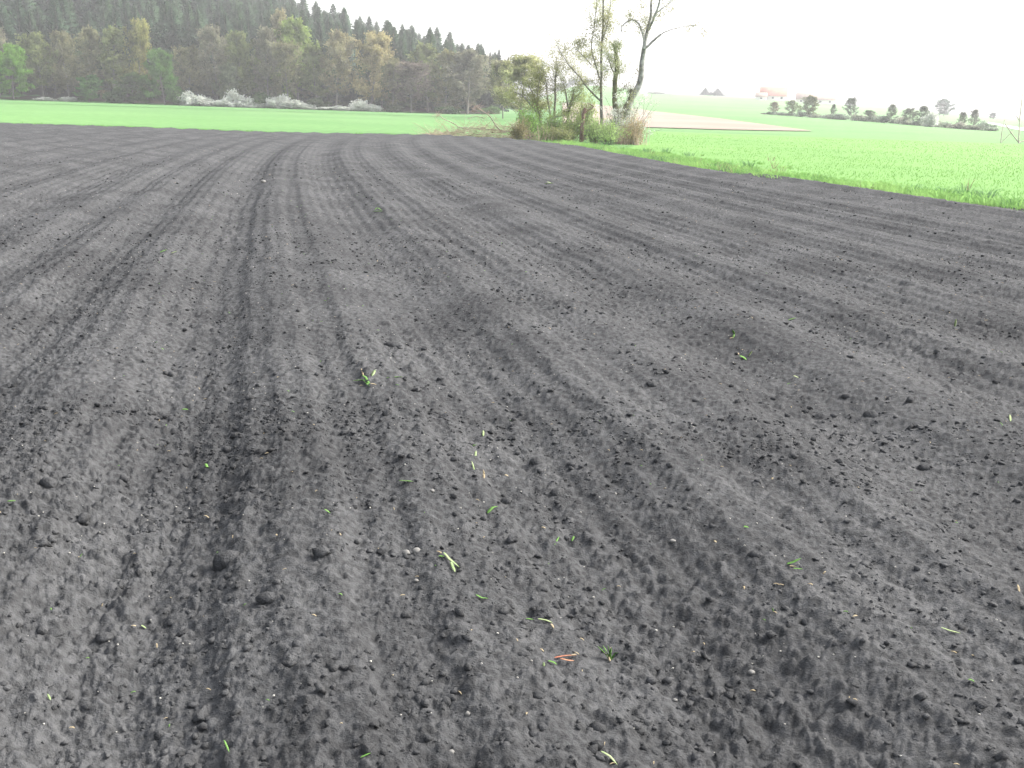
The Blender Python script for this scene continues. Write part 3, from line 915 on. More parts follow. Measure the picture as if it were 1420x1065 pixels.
FY = 258.0
OLIVE = (0.18, 0.215, 0.085); BROWN = (0.205, 0.205, 0.11); GREYB = (0.20, 0.20, 0.135); YELLO = (0.235, 0.24, 0.08)
LIME = (0.15, 0.29, 0.05); GREEN = (0.10, 0.21, 0.06); TAN = (0.285, 0.265, 0.15); PALEG = (0.17, 0.20, 0.12)
FR = [(2, 32, 46, GREYB, 0, 'greyish brown tree cut by the left edge of the photo, at the wood edge', 4),
      (20, 62, 50, LIME, 10, 'bright lime green tree at the far left of the wood edge', -4),
      (62, 44, 52, OLIVE, 1, 'olive brown tree right of the bright lime tree', 2),
      (98, 42, 46, BROWN, 2, 'dull brown tree with wide crown in the left of the wood', 5),
      (128, 36, 46, BROWN, 4, 'tall brownish tree left of the yellow topped one', 2),
      (160, 34, 46, OLIVE, 3, 'slim olive tree standing just left of the yellow topped tree', 3),
      (194, 24, 44, YELLO, 2, 'tall tree with pointed yellowish top in the left of the wood', 4),
      (124, 104, 34, GREEN, 10, 'small green leafy bush tree under the brown trees at left', -3),
      (186, 100, 52, (0.10, 0.155, 0.055), 11, 'rounded mid green tree left of the fresh green one', -3),
      (229, 68, 46, (0.11, 0.22, 0.055), 11, 'fresh green round topped tree left of the white blossom bushes', -4),
      (264, 62, 50, BROWN, 5, 'brown tree right of the fresh green round topped tree', 3),
      (302, 34, 52, GREYB, 1, 'tall grey brown tree above the long blossom bushes', 5),
      (316, 86, 32, PALEG, 11, 'small pale grey green tree directly behind the blossom bushes', -3),
      (340, 42, 50, OLIVE, 2, 'olive tree behind the highest blossom bush', 2),
      (372, 34, 48, GREYB, 0, 'grey brown tree left of the yellow green topped tree', 2),
      (388, 10, 44, TAN, 4, 'tallest pale tan tree behind the wood edge', 14),
      (414, 22, 64, (0.21, 0.28, 0.08), 4, 'tree with broad yellow green top in the middle of the wood', 5),
      (400, 56, 52, BROWN, 5, 'shorter brown tree in front of the yellow green topped tree', -2),
      (440, 60, 40, OLIVE, 3, 'olive tree right of the yellow green topped tree', 1),
      (466, 40, 56, TAN, 1, 'beige brown tree in the middle right of the wood edge', 1),
      (514, 42, 64, (0.32, 0.285, 0.145), 2, 'wide tan tree with layered crown right of the beige one', 1),
      (545, 78, 40, BROWN, 0, 'lower brown tree between the tan one and the purplish one', 1),
      (570, 84, 64, (0.165, 0.14, 0.115), 5, 'low domed purplish grey tree at the right of the wood', -2),
      (593, 57, 52, OLIVE, 3, 'olive tree behind the domed purplish tree', 6),
      (618, 66, 46, (0.19, 0.19, 0.09), 0, 'yellowish olive tree left of the big grey brown one', 2),
      (648, 66, 72, GREYB, 4, 'big rounded grey brown tree at the right end of the wood', 0)]
for k, (px, top, w, colr, pi, lab, dy) in enumerate(FR):
    Y = FY + dy
    b = at_y(px, 150, Y)
    zb = float(terr(b[0], Y)) - 0.1
    H = at_y(px, top, Y)[2] - zb
    W_ = w / FPX * Y
    ms = (DENSE[pi - 10] if pi >= 10 else BROAD[pi])
    Rn = 5.2 if pi >= 10 else [4.2, 4.8, 5.4, 4.0, 4.6, 5.0][pi]
    tree('broadleaf_tree', ms, (b[0], Y, zb), W_ / (2 * Rn) * 0.98, H / 16.4, k * 1.3, colr, lab, 'tree', 'broadleaf trees along the wood edge')

# understorey row that closes the wood edge behind the front trees
US = random.Random(5)
for k in range(34):
    px = 4 + k * 19.6 + US.uniform(-6, 6)
    Y = FY + 9 + US.uniform(0, 8)
    b = at_y(px, 150, Y)
    zb = float(terr(b[0], Y)) - 0.1
    H = US.uniform(7, 13)
    c = US.choice([OLIVE, BROWN, (0.12, 0.16, 0.07), (0.11, 0.15, 0.065)])
    tree('broadleaf_tree', BROAD[k % 6], (b[0], Y, zb), US.uniform(.85, 1.1), H / 16.4, US.uniform(0, 6), c,
         'half hidden leafing tree filling in behind the front row of the wood', 'tree', 'second row of broadleaf trees in the wood')

# spruces up the hillside
SP = random.Random(9)
SPL = []
ns = 0
Y = 276.0
row = 0
while Y < 392:
    x = -0.56 * Y + (row % 2) * 4
    while x < -0.022 * Y - 2:
        X = x + SP.uniform(-2.2, 2.2); YY = Y + SP.uniform(-4, 4)
        z = float(terr(X, YY))
        H = SP.uniform(18.5, 23) + (1.5 if X / YY < -.2 else 0)
        if X / YY > -0.06:
            H *= 0.86
        c = SP.choice([(0.038, 0.07, 0.038), (0.048, 0.084, 0.046), (0.06, 0.098, 0.056), (0.044, 0.08, 0.037)])
        sc = H / 20
        tree('spruce_tree', SPRUCE[SP.randrange(5)], (X, YY, z - .1), sc * SP.uniform(1.35, 1.85), sc, SP.uniform(0, 6), c,
             'dark green spruce in the conifer wood on the hillside', 'tree', 'spruces of the hillside wood')
        SPL.append((X, YY, z + H))
        ns += 1
        x += SP.uniform(5.4, 8.2)
    Y += 9.5 + row * 0.7
    row += 1
SPO = [o for o in bpy.data.objects if o.name.startswith('spruce_tree')]
elev = [((zt - CAMZ) / y, x / y) for x, y, zt in SPL]
tips = []
for k, (e, a) in enumerate(elev):
    if -0.20 < a and not any(e2 > e - 1e-9 and abs(a2 - a) < 0.0075 for q, (e2, a2) in enumerate(elev) if q != k):
        tips.append((a, k))
ORD = ['first', 'second', 'third', 'fourth', 'fifth', 'sixth', 'seventh', 'eighth', 'ninth', 'tenth', 'eleventh', 'twelfth', 'thirteenth', 'fourteenth', 'fifteenth', 'sixteenth', 'seventeenth', 'eighteenth']
byloc = {(round(o.location.x, 3), round(o.location.y, 3)): o for o in SPO}
for n_, (a, k) in enumerate(sorted(tips, reverse=True)[:18]):
    byloc[(round(SPL[k][0], 3), round(SPL[k][1], 3))]['label'] = 'dark spruce whose tip is %s from the right along the wood skyline' % ORD[n_]
for px, top, Y, c, lab in [(482, 28, 270, (0.07, 0.105, 0.075), 'bluish grey green conifer rising behind the beige tree'),
                           (690, 66, 272, (0.035, 0.05, 0.035), 'dark thin conifer standing alone at the right end of the wood'),
                           (678, 70, 268, (0.045, 0.06, 0.04), 'dark spruce closing the right end of the wood')]:
    b = at_y(px, 150, Y); zb = float(terr(b[0], Y)) - .1
    H = at_y(px, top, Y)[2] - zb
    tree('conifer_tree', SPRUCE[0 if px < 600 else 2], (b[0], Y, zb), H / 20 * (1.5 if px < 600 else 1.1), H / 20, 1.0, c, lab, 'tree', 'single conifers')


# ---- blossom and green bushes at the foot of the wood
def make_bush(seed, n=26, per=26, leafsize=(.05, .14)):
    """bush about 2 wide and 1 high (unit): stems, leaves"""
    g = np.random.default_rng(seed)
    tr = MB(); cr = MB(); tips = []
    for k in range(n):
        az = g.uniform(0, 6.28); tilt = g.uniform(.1, 1.1)
        d = np.array([math.cos(az) * tilt, math.sin(az) * tilt, 1.0])
        B = wander((g.normal(0, .12), g.normal(0, .12), -.03), d, g.uniform(.65, 1.15), 5, g, .16, .03)
        tr.tube(B, np.linspace(.016, .004, len(B)), 3, False)
        tips += list(B[2:])
        for q in range(3):
            C = wander(B[g.integers(2, 5)], d + g.normal(0, .8, 3), g.uniform(.2, .4), 3, g, .25, .02)
            tr.tube(C, np.linspace(.007, .003, len(C)), 3, False)
            tips += list(C[1:])
    leaf_quads(cr, np.array(tips), per // 3, .12, leafsize, g)
    return tr, cr


BUSH_B = [proto(make_bush, M_BARK, M_BLOSSOM, seed=500 + k, per=24) for k in range(3)]
BUSH_S = [proto(make_bush, M_BARK, M_LEAF, seed=520 + k, per=9, leafsize=(.05, .13)) for k in range(3)]
BUSH_G = [proto(make_bush, M_BARK, M_LEAF, seed=510 + k, per=24) for k in range(3)]


def bush(name, meshes, loc, sx_, sz_, rz, color, label, cat='bush', group=None, part='foliage'):
    root = empty(name, loc, label, cat, group)
    root.rotation_euler.z = rz
    root.scale = (sx_, sx_ * .9, sz_)
    link(bpy.data.objects.new('stems', meshes[0]), root)
    c = link(bpy.data.objects.new(part, meshes[1]), root)
    if color:
        c.color = (*color, 1)
    return root


BL = [(263, 126, 20, 'leftmost and steepest white blossom bush at the wood edge'), (281, 132, 24, 'white blossom bush second from the left at the wood edge'),
      (304, 137, 24, 'low white blossom bush below the pale grey green tree'), (326, 123, 20, 'highest narrow white blossom bush in the row'),
      (343, 134, 24, 'white blossom bush right of the highest one'), (356, 142, 14, 'smallest white blossom bush ending the left row'),
      (380, 134, 22, 'left bush of the middle pair of white blossom bushes'), (393, 131, 18, 'taller white blossom bush between two others in the middle'),
      (412, 137, 24, 'right bush of the middle white blossom group'), (470, 146, 24, 'faint low white bush left of the last blossom bush'),
      (498, 138, 22, 'right hand white blossom bush under the tan tree'), (517, 143, 20, 'last white blossom bush on the right of the wood edge'),
      (62, 134, 20, 'faint greyish blossom bush under the brown trees at far left'), (96, 134, 20, 'second faint greyish blossom bush at far left'),
      (292, 139, 26, 'low blossom filling between the second bush and the pale tree'), (315, 138, 26, 'low blossom left of the highest narrow bush'), (402, 140, 30, 'low blossom in front of the middle group'),
      (445, 147, 24, 'thin low blossom below the olive tree, between the groups'), (358, 143, 22, 'thin low blossom just left of the green bush'),
      (428, 143, 20, 'thin low blossom right of the middle group'), (484, 147, 26, 'low blossom left of the right hand bush'), (272, 138, 22, 'low blossom between the two leftmost bright bushes')]
for k, (px, top, w, lab) in enumerate(BL):
    Y = FY - 6 + (4 if px < 120 else 0)
    b = at_y(px, 150, Y); H = at_y(px, top, Y)[2]
    bush('blossom_bush', BUSH_B[k % 3], (b[0], Y, 0), w / FPX * Y / 1.25, H * .80, k * 1.7, None, lab, 'bush', 'white blossom bushes along the wood', 'blossom')
GB = [(545, 147, 26, (0.08, 0.10, 0.05), 'dull green bush right of the last blossom bush'), (620, 149, 34, (0.09, 0.155, 0.055), 'light green bush under the big grey brown tree'),
      (680, 150, 34, (0.09, 0.16, 0.05), 'green bush at the right foot of the wood'), (362, 132, 24, (0.085, 0.14, 0.05), 'green bush between the blossom groups'),
      (440, 138, 28, (0.085, 0.13, 0.05), 'dull green bush right of the middle blossom group'), (160, 128, 34, (0.08, 0.14, 0.05), 'green bush at the foot of the yellow topped tree'),
      (250, 130, 24, (0.085, 0.15, 0.05), 'green bush left of the steepest blossom bush')]
for k, (px, top, w, c, lab) in enumerate(GB):
    Y = FY - 5
    b = at_y(px, 150, Y); H = at_y(px, top, Y)[2]
    bush('green_bush', BUSH_G[k % 3], (b[0], Y, 0), w / FPX * Y / 1.7, H / .95, k * 2.1, c, lab, 'bush', 'green bushes along the wood')

# ------------------------------------------------------------------ the thicket at the field corner
TY = 60.0
KP = TY / 1444.0


def limb(mb, pix, w_px, Y, g, sides=6, depth=0.0, jit=0.02):
    """trunk or limb through picture points at distance Y, drifting 'depth' metres in Y along its length"""
    n = len(pix)
    P = np.array([at_y(x, y, Y + depth * k / max(1, n - 1)) for k, (x, y) in enumerate(pix)])
    m = max(8, 4 * n)
    s = np.linspace(0, n - 1, m)
    Q = np.stack([np.interp(s, np.arange(n), P[:, k]) for k in range(3)], 1)
    Q[1:-1] += g.normal(0, jit, (m - 2, 3))
    Q[1:-1] = (Q[:-2] + 2 * Q[1:-1] + Q[2:]) / 4
    wr = np.interp(s, np.arange(n), np.linspace(w_px[0], w_px[1], n)) * KP * .43
    mb.tube(Q, wr, sides)
    return Q, wr


def sprouts(mb, Q, g, n, L, r=.010, up=.12, lo=.25, sub=3, wob=.16):
    """side twigs along a limb; returns twig points for leaves"""
    tips = []
    for k in range(int(n * 1.7)):
        i0 = int(g.uniform(lo, .98) * (len(Q) - 1))
        t = Q[min(i0 + 1, len(Q) - 1)] - Q[i0 - 1 if i0 else 0]; t /= np.linalg.norm(t) + 1e-9
        d = t * .7 + g.normal(0, .7, 3); d[2] += .25
        B = wander(Q[i0], d, L * g.uniform(.5, 1.2), 5, g, wob, up * .4)
        mb.tube(B, np.linspace(r, r * .3, len(B)), 3, False)
        tips += list(B[2:])
        for q in range(sub):
            C = wander(B[g.integers(1, 5)], d + g.normal(0, .9, 3), L * g.uniform(.25, .5), 4, g, wob * 1.3, up * .2)
            mb.tube(C, np.linspace(r * .5, r * .25, len(C)), 3, False)
            tips += list(C[1:])
    return np.array(tips)


def thicket_tree(name, label, base_px, Y, limbs, bark, leafcol, nsp, L, per, size, seed, leafpart='leaves', lmat=None, group='trees of the thicket'):
    g = np.random.default_rng(seed)
    b = at_y(*base_px, Y); b[2] = 0
    root = empty(name, b, label, 'tree', group)
    tr = MB(); tw = MB(); cr = MB(); tips = []
    for k, (pix, w, dep, ns_) in enumerate(limbs):
        Q, _ = limb(tr, pix, w, Y, g, depth=dep)
        if ns_:
            tips.append(sprouts(tw, Q, g, ns_, L, lo=.3 if k == 0 else .12))
    tips = np.concatenate(tips)
    leaf_quads(cr, tips, per, .13, size, g)
    for mb, nm, mat in ((tr, 'trunk', bark), (tw, 'twigs', M_BARK), (cr, leafpart, lmat or M_LEAF)):
        for q in range(len(mb.v)):
            mb.v[q] = mb.v[q] - b
        o = mb.build(nm, mat, root, smooth=(nm == 'trunk'))
        if nm == leafpart and leafcol:
            o.color = (*leafcol, 1)
    return root


thicket_tree('tall_tree', 'tall pale barked leaning tree, the tallest of the thicket, forked above', (868, 199), 60,
             [([(862, 200), (866, 165), (874, 140), (886, 120), (890, 95), (893, 66)], (13, 7.5), 0.3, 3),
              ([(893, 68), (897, 45), (902, 25), (904, 0), (908, -50), (905, -95)], (6.5, 1.5), 0.8, 9),
              ([(899, 42), (907, 25), (915, 2), (924, -40), (935, -80)], (4.5, 1.2), -0.9, 8),
              ([(896, 66), (905, 57), (916, 48)], (4.5, 3.5), .3, 0),
              ([(916, 48), (925, 43), (940, 38), (958, 35), (975, 36), (998, 36)], (2.0, .6), .8, 3),
              ([(894, 58), (891, 45), (886, 32), (876, 27), (866, 32), (861, 40), (863, 46)], (3, 1.2), -.5, 7),
              ([(911, 18), (920, 10), (928, 5), (945, -8)], (1.8, .8), .4, 4)],
             M_BIRCH, (0.30, 0.29, 0.18), 0, 1.1, 5, (.025, .06), 601)
thicket_tree('slender_tree', 'slender straight tree with sparse yellowish leaves, left of the tall tree', (834, 198), 61,
             [([(835, 198), (834, 150), (833, 120), (834, 80), (836, 40), (837, 0), (835, -40)], (6, 1.5), 0.2, 22),
              ([(833, 140), (815, 122), (805, 108), (790, 92), (779, 76), (771, 62)], (3.4, .8), 0.5, 12),
              ([(833, 112), (826, 92), (820, 70), (823, 45), (827, 20), (828, -10)], (2.6, .8), .6, 12),
              ([(820, 90), (812, 80), (803, 72), (797, 66)], (1.6, .6), -.4, 7),
              ([(835, 60), (843, 30), (846, 5), (850, -20)], (1.6, .6), -.5, 7)],
             M_BARK, (0.34, 0.34, 0.19), 0, 1.0, 7, (.02, .055), 602)
thicket_tree('mossy_tree', 'broken topped mossy trunk between the slender and the tall tree', (856, 199), 59.3,
             [([(857, 199), (856, 170), (852, 140), (853, 110), (856, 90), (854, 72), (852, 66)], (9, 5.5), 0.1, 10),
              ([(857, 165), (866, 150), (872, 140), (876, 124)], (8, 5), .3, 3),
              ([(853, 104), (847, 92), (843, 82)], (2.5, .8), -.3, 6)],
             M_MOSSY, (0.34, 0.36, 0.22), 0, .8, 8, (.02, .055), 603)
thicket_tree('bare_tree', 'many stemmed bare tree with spreading limbs at the left of the thicket', (752, 193), 61,
             [([(752, 194), (750, 170), (746, 150), (741, 135), (733, 118)], (6, 1.5), .5, 12),
              ([(751, 172), (742, 152), (730, 138), (720, 130), (708, 126)], (3.5, .9), -.6, 12),
              ([(752, 180), (764, 165), (775, 161), (782, 160)], (3, 1.5), .3, 5),
              ([(748, 160), (745, 138), (748, 110), (752, 92)], (2.5, .7), .2, 10),
              ([(753, 186), (742, 182), (734, 176)], (2, .8), -.3, 5)],
             M_BARK, (0.26, 0.28, 0.12), 0, .9, 6, (.02, .05), 604)
thicket_tree('bare_tree', 'forked dark stemmed bare tree right of the many stemmed one', (768, 192), 62,
             [([(770, 194), (769, 165), (770, 130), (770, 105), (773, 92), (771, 78)], (5, 1), .1, 10),
              ([(766, 180), (762, 155), (759, 130), (757, 112), (752, 92)], (3.5, .8), .5, 8),
              ([(758, 122), (750, 105), (744, 92)], (1.5, .6), .2, 5),
              ([(769, 112), (776, 100), (782, 92)], (1.5, .6), .2, 4)],
             M_BARK, (0.28, 0.28, 0.16), 0, .8, 4, (.02, .05), 605)
thicket_tree('bare_tree', 'short crooked bare tree in the middle of the thicket', (788, 193), 61.5,
             [([(786, 194), (787, 165), (791, 145), (796, 125)], (6, 1.5), .1, 9),
              ([(788, 150), (785, 132), (782, 118), (776, 108)], (3, .8), .4, 7),
              ([(789, 145), (798, 135), (806, 128)], (2, .8), -.2, 6)],
             M_BARK, (0.30, 0.34, 0.15), 0, .8, 6, (.02, .05), 606)
# old reddish stump with one side branch
g_ = np.random.default_rng(5)
b = at_y(806, 196, 57.5); b[2] = 0
root = empty('tree_stump', b, 'reddish broken trunk stump with one side branch in the thicket', 'stump')
for nm, pix, w in (('stump_trunk', [(806, 197), (807, 180), (809, 160), (812, 150)], (6.5, 5)), ('side_branch', [(809, 158), (816, 153), (824, 148), (815, 142)], (2.2, 1.2))):
    mb = MB(); limb(mb, pix, w, 57.5, g_)
    for q in range(len(mb.v)):
        mb.v[q] = mb.v[q] - b
    mb.build(nm, M_STUMP, root, True)

# tree with olive crown behind the thicket's left side
b = at_y(722, 150, 150)
tree('broadleaf_tree', BROAD[2], (b[0], 150, -.1), 78 / FPX * 150 / 10.4, (at_y(722, 74, 150)[2] + .1) / 16.4, 2.0, (0.34, 0.35, 0.18), 'round olive green tree standing behind the left of the thicket', 'tree')
b = at_y(698, 150, 175)
tree('broadleaf_tree', BROAD[5], (b[0], 175, -.1), 42 / FPX * 175 / 10, (at_y(698, 80, 175)[2] + .1) / 16.4, .7, (0.22, 0.22, 0.13), 'thin pale olive tree left of the round olive one', 'tree')

# bushes at the thicket's foot
TB = [(733, 150, 40, 60, (0.319, 0.500, 0.150), 'bright yellow green bush at the left of the thicket'),
      (722, 168, 34, 57, (0.356, 0.319, 0.169), 'low dry olive bush at the thicket\'s left foot'),
      (768, 162, 46, 58.5, (0.244, 0.338, 0.131), 'dense olive bush between the bare trees'),
      (795, 158, 44, 58, (0.281, 0.356, 0.140), 'leafy bush left of the reddish stump'),
      (826, 165, 46, 57, (0.338, 0.450, 0.188), 'pale green bush right of the reddish stump'),
      (846, 172, 46, 55.5, (0.375, 0.500, 0.206), 'light green bush nearest the ploughed soil'),
      (780, 176, 40, 56, (0.300, 0.319, 0.150), 'low brownish bush below the crooked bare tree'),
      (862, 150, 44, 60, (0.300, 0.375, 0.169), 'loose bush around the foot of the tall tree'),
      (812, 135, 40, 63, (0.356, 0.413, 0.188), 'high thin bush behind the reddish stump'),
      (880, 165, 40, 57.5, (0.450, 0.375, 0.225), 'dry beige bush at the right end of the thicket'),
      (758, 176, 30, 56.5, (0.281, 0.375, 0.131), 'small green bush below the many stemmed tree')]
BUSH_T = [proto(make_bush, M_BARK, M_LEAF, seed=530 + k, n=40, per=15, leafsize=(.018, .05)) for k in range(3)]
for k, (px, top, w, Y, c, lab) in enumerate(TB):
    b = at_y(px, 150, Y); H = at_y(px, top, Y)[2]
    bush('thicket_bush', BUSH_T[k % 3], (b[0], Y, 0), w / FPX * Y / 1.6, H / .95, k * 1.1, c, lab, 'bush', 'bushes of the thicket')
# flowering shrub round the tall tree
g_ = np.random.default_rng(77)
b = at_y(866, 190, 58.6); b[2] = 0
root = empty('flowering_shrub', b, 'shrub with white blossom clusters in front of the mossy trunk', 'bush')
tr = MB(); cr = MB(); cen = []
for k in range(44):
    d = np.array([g_.normal(0, .5), g_.normal(0, .4), 1.0])
    B = wander((g_.normal(0, .25), g_.normal(0, .2), 0), d, g_.uniform(1.4, 3.2), 8, g_, .12, .03)
    tr.tube(B, np.linspace(.02, .006, len(B)), 4, False)
    cen += [B[q] for q in g_.integers(3, 9, 3)]
leaf_quads(cr, np.array(cen), 30, .09, (.02, .055), g_)
tr.build('stems', M_BARK, root); cr.build('blossom', M_BLOSSOM, root)
# dry canes at the right
for px, Y, n, lab in ((880, 57.5, 60, 'stand of dry brown canes at the right end of the thicket'), (868, 56.8, 34, 'shorter dry canes below the white blossom shrub'), (752, 56.0, 24, 'dry beige stalks at the foot of the many stemmed tree')):
    b = at_y(px, 190, Y); b[2] = 0
    mb = MB(); g_ = np.random.default_rng(px)
    for k in range(n):
        p = (g_.normal(0, .42), g_.normal(0, .3), -.02)
        B = wander(p, (g_.normal(0, .22), g_.normal(0, .22), 1), g_.uniform(.7, 1.9) * (1 if px == 880 else .6), 5, g_, .06, 0)
        mb.tube(B, np.linspace(.011, .005, len(B)), 3, False)
    o = mb.build('dry_canes', M_TWIG); o.location = b
    tag(o, lab, 'canes')

# ------------------------------------------------------------------ brush pile
g_ = np.random.default_rng(31)
b = at_y(668, 188, 59); b[2] = 0
root = empty('brush_pile', b, 'long pinkish brown heap of cut branches beside the thicket', 'brush pile')
mb = MB()
for k in range(560):
    t = g_.uniform(-1, 1)
    x = t * 3.1 + g_.normal(0, .1)
    hgt = (0.5 + 0.3 * math.cos(t * 3) + .35 * (t > .3)) * g_.random() ** 1.6
    d = np.array([g_.normal(0, 1), g_.normal(0, .6), g_.normal(.12, .25)])
    B = wander((x, g_.normal(0, .5), .03 + hgt * .8), d, g_.uniform(.5, 1.5), 5, g_, .14, -.01)
    B[:, 2] = np.maximum(B[:, 2], .01)
    mb.tube(B, np.linspace(.012, .005, len(B)), 3, False)
mb.build('twigs', M_TWIG, root)
for nm, pix, w in (('branch', [(607, 158), (618, 167), (628, 170), (635, 177), (652, 180)], (1.0, 1.8)), ('branch', [(660, 147), (670, 155), (680, 162), (688, 174), (694, 181)], (1.0, 2.2)),
                   ('branch', [(640, 177), (665, 178), (690, 181), (715, 184)], (1.2, 1.8)), ('branch', [(648, 165), (660, 160), (672, 164)], (.9, 1.1)), ('branch', [(700, 184), (712, 174), (720, 166)], (1.5, .8))):
    m2 = MB(); limb(m2, pix, w, 59, g_, depth=.5)
    for q in range(len(m2.v)):
        m2.v[q] = m2.v[q] - b
    m2.build(nm, M_PALEWOOD, root)
m2 = MB()
for px, py, n in ((658, 150, 26), (608, 160, 20), (712, 176, 40), (675, 158, 14)):
    c = at_y(px, py, 59) - b
    for k in range(n):
        B = wander(c + g_.normal(0, .1, 3), (g_.normal(0, 1), g_.normal(0, 1), g_.normal(.1, .6)), g_.uniform(.3, .8), 4, g_, .2, -.03)
        m2.tube(B, np.linspace(.008, .003, len(B)), 3, False)
m2.build('twig_ends', M_TWIG, root)

# ------------------------------------------------------------------ right hand distance: hedgerow, farm, pylon


def far_pt(px, r):
    d = ray(px, 165)
    h = math.hypot(d[0], d[1])
    x, y = d[0] / h * r, d[1] / h * r
    return np.array([x, y, float(terr(x, y))])


def px_h(px, top, p):
    """height of a thing standing at p whose top shows at picture row top"""
    return at_y(px, top, p[1])[2] - p[2]


HED = random.Random(4)
for k in range(30):
    px = 1064 + k * 10.8 + HED.uniform(-4, 4)
    r = np.interp(px, [1060, 1380], [292, 215]) + HED.uniform(-3, 3)
    p = far_pt(px, r)
    c = HED.choice([(0.28, 0.34, 0.25), (0.33, 0.36, 0.27), (0.27, 0.33, 0.25), (0.34, 0.34, 0.28)])
    bush('hedge_bush', BUSH_S[k % 3], p - [0, 0, .1], HED.uniform(1.6, 2.6), HED.uniform(.7, 1.7) * (.6 if px < 1100 else 1), k, c,
         'low grey green bush in the far hedgerow on the right', 'bush', 'bushes of the far hedgerow')
HT_ = [(1072, 140, 16, 0, (0.240, 0.195, 0.150), 'faint brownish tree at the left end of the far hedgerow'),
       (1098, 138, 20, 1, (0.195, 0.225, 0.128), 'green grey tree below the red roofed barn in the far hedgerow'),
       (1122, 131, 24, 4, (0.195, 0.217, 0.112), 'round topped tree with a straight trunk in the far hedgerow'),
       (1154, 143, 9, 3, (0.120, 0.135, 0.105), 'thin dark young tree right of the round topped one'),
       (1181, 134, 18, 5, (0.150, 0.173, 0.135), 'upright grey tree in the middle of the far hedgerow'),
       (1207, 152, 16, 2, (0.150, 0.180, 0.120), 'broad low tree right of the upright grey one'),
       (1236, 143, 18, 0, (0.165, 0.188, 0.135), 'pointed grey tree in the right half of the hedgerow'),
       (1262, 149, 22, 1, (0.180, 0.210, 0.150), 'loose pale tree right of the pointed grey one'),
       (1281, 145, 20, 3, (0.150, 0.173, 0.128), 'tall loose tree above the densest hedge'),
       (1333, 154, 12, 5, (0.135, 0.150, 0.112), 'dark slim tree near the right end of the hedgerow'),
       (1351, 150, 14, 0, (0.180, 0.180, 0.150), 'bare pale tree at the right end of the hedgerow')]
for k, (px, top, w, pi, c, lab) in enumerate(HT_):
    r = np.interp(px, [1060, 1380], [292, 215])
    p = far_pt(px, r)
    H = px_h(px, top, p)
    tree('hedgerow_tree', BROAD[pi], p - [0, 0, .1], w / FPX * r / 9.4, H / 16.4, k * 1.9, c, lab, 'tree', 'trees of the far hedgerow')
p = far_pt(1292, 230)
bush('blossom_bush', BUSH_B[0], p, 2.0, 2.6, 0, None, 'pale blossom bush in the far hedgerow', 'bush', None, 'blossom')
p = far_pt(1308, 520)
tree('broadleaf_tree', DENSE[1], p, 22 / FPX * 520 / 10.4, px_h(1308, 137, p) / 16.4, 0, (0.10, 0.15, 0.11), 'faint round tree standing alone beyond the hedgerow', 'tree')
p = far_pt(1376, 560)
tree('broadleaf_tree', DENSE[0], p, 9 / FPX * 560 / 10.4, px_h(1376, 156, p) / 16.4, 0, (0.05, 0.07, 0.06), 'tiny dark tree on the right skyline', 'tree')
for px, top, w, lab in ((975, 121, 12, 'left one of the dark conifers on the skyline'), (983, 127, 9, 'low middle one of the dark conifers on the skyline'), (992, 122, 15, 'right broad one of the dark conifers on the skyline')):
    p = far_pt(px, 690)
    H = px_h(px, top, p)
    tree('conifer_tree', SPRUCE[1], p, w / FPX * 690 / 6.4, H / 20, px, (0.03, 0.045, 0.04), lab, 'tree', 'conifers on the skyline')
for px, top, w, lab in ((906, 128, 30, 'pale bushy tree on the skyline right of the tall tree'), (930, 131, 18, 'small pale tree on the skyline near the tall tree')):
    p = far_pt(px, 680)
    tree('broadleaf_tree', DENSE[0], p, w / FPX * 680 / 10.4, px_h(px, top, p) / 16.4, 1, (0.10, 0.14, 0.08), lab, 'tree')
for k in range(5):
    px = 770 + k * 11
    p = far_pt(px, 690)
    tree('broadleaf_tree', DENSE[k % 2], p, .8, .16 + .06 * (k % 3), k, (0.08, 0.12, 0.07), 'low green tree on the hill crest seen through the thicket', 'tree', 'trees on the crest behind the thicket')


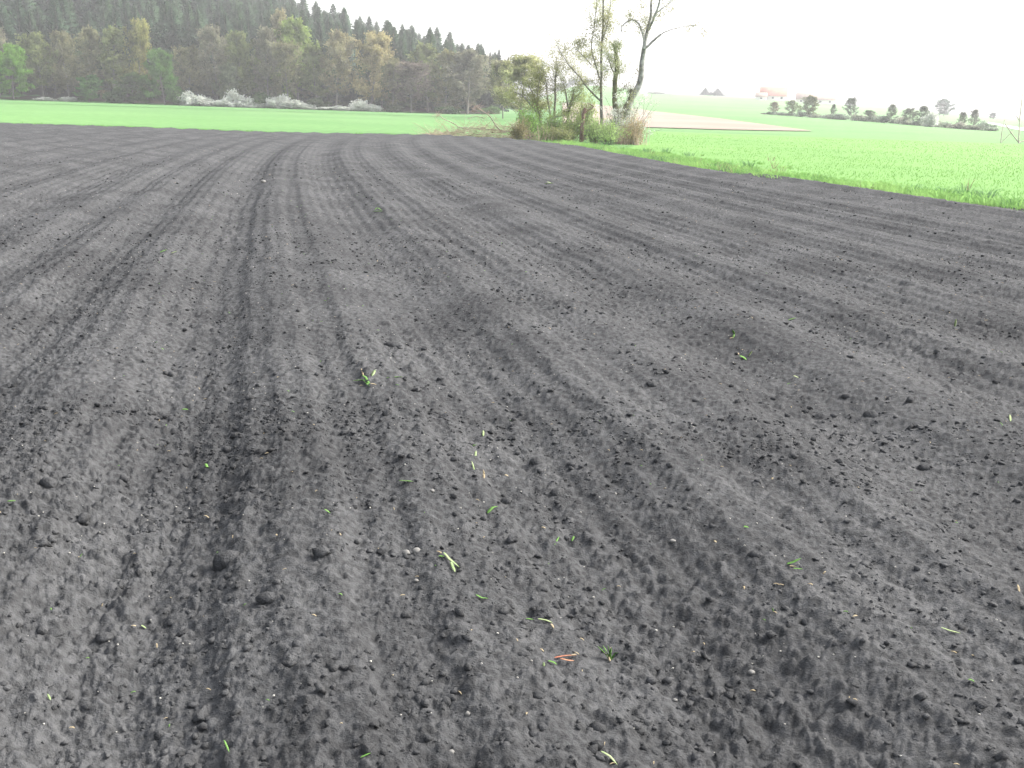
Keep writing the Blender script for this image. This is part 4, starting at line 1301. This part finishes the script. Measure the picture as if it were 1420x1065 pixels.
def gable(name, label, px, r, L, D, hw, hr, rz, roofmat, nwin=3):
    p = far_pt(px, r)
    root = empty(name, p - [0, 0, .3], label, 'building')
    root.rotation_euler.z = rz
    w = MB()
    v = [(-L / 2, -D / 2, 0), (L / 2, -D / 2, 0), (L / 2, D / 2, 0), (-L / 2, D / 2, 0), (-L / 2, -D / 2, hw), (L / 2, -D / 2, hw), (L / 2, D / 2, hw), (-L / 2, D / 2, hw), (-L / 2, 0, hw + hr), (L / 2, 0, hw + hr)]
    w.add(v, [(0, 1, 5, 4), (2, 3, 7, 6), (1, 2, 6, 5), (3, 0, 4, 7)]); w.add(v, [(4, 8, 7), (5, 6, 9)])
    w.build('wall', M_WALL, root)
    rf = MB(); e = .5
    for sgn in (-1, 1):
        k = hr / (D / 2)
        a = np.array([[-L / 2 - e, sgn * (D / 2 + e), hw - k * e], [L / 2 + e, sgn * (D / 2 + e), hw - k * e], [L / 2 + e, 0, hw + hr + .02], [-L / 2 - e, 0, hw + hr + .02]])
        t = a + [0, 0, .22]
        rf.add(np.concatenate([a, t]), [(0, 1, 2, 3), (4, 5, 6, 7), (0, 1, 5, 4), (1, 2, 6, 5), (2, 3, 7, 6), (3, 0, 4, 7)])
    rf.build('roof', roofmat, root)
    for k in range(nwin):
        m = MB(); x = (k + .5) / nwin * L - L / 2
        m.box((x - .6, -D / 2 - .06, hw * .35), (x + .6, -D / 2 + .02, hw * .75)); m.build('window', M_DARK, root)
    return root


gable('barn', 'red roofed barn on the right skyline', 1069, 640, 15, 10, 3.0, 4.6, R(-14), M_ROOF)
gable('farmhouse', 'low brown roofed farm building right of the barn on the skyline', 1128, 650, 22, 9, 2.6, 3.2, R(-14), M_ROOFG, 4)
gable('shed', 'small low shed left of the red roofed barn', 1053, 630, 6, 6, 2.2, 2.0, R(-14), M_ROOFG, 1)

# braced post frame at the right edge of the view
pa = at_z(1412.5, 199, 0)
root = empty('post_frame', pa, 'weathered pale post frame with slanting braces at the right edge of the photo', 'post frame')
for nm, pix, w, dep in (('tall_post', [(1412.5, 200.5), (1414, 165), (1418, 130)], (.07, .04), 0), ('short_post', [(1387.5, 200), (1389.5, 182), (1393, 166)], (.05, .04), .8),
                        ('brace', [(1412, 197), (1402, 184), (1394, 172)], (.06, .05), .6), ('brace', [(1388, 198), (1396, 190), (1405, 181)], (.035, .03), .5),
                        ('spur', [(1414, 168), (1411, 163), (1409, 160)], (.05, .03), -.1), ('brace', [(1413, 198), (1420, 195), (1430, 190)], (.05, .05), .6)):
    mb = MB()
    P = [at_y(x, y, pa[1] + dep * k / 2) - pa for k, (x, y) in enumerate(pix)]
    mb.tube(P, np.linspace(w[0], w[1], 3), 6); mb.build(nm, M_PALEWOOD, root)

# ------------------------------------------------------------------ hazy air
hz = MB(); hz.box((-1400, -1400, -2.0), (1400, 1400, 95.0))
m, nt, out = new_mat('haze_air')
pv = nt.nodes.new('ShaderNodeVolumePrincipled')
pv.inputs['Color'].default_value = (0.97, 0.985, 1.0, 1)
pv.inputs['Density'].default_value = 0.0005
pv.inputs['Anisotropy'].default_value = 0.3
nt.links.new(pv.outputs['Volume'], out.inputs['Volume'])
tag(hz.build('haze', m), 'pale spring haze in the air', 'haze', kind='stuff')
print('spruces', ns, 'objects', len(bpy.data.objects))
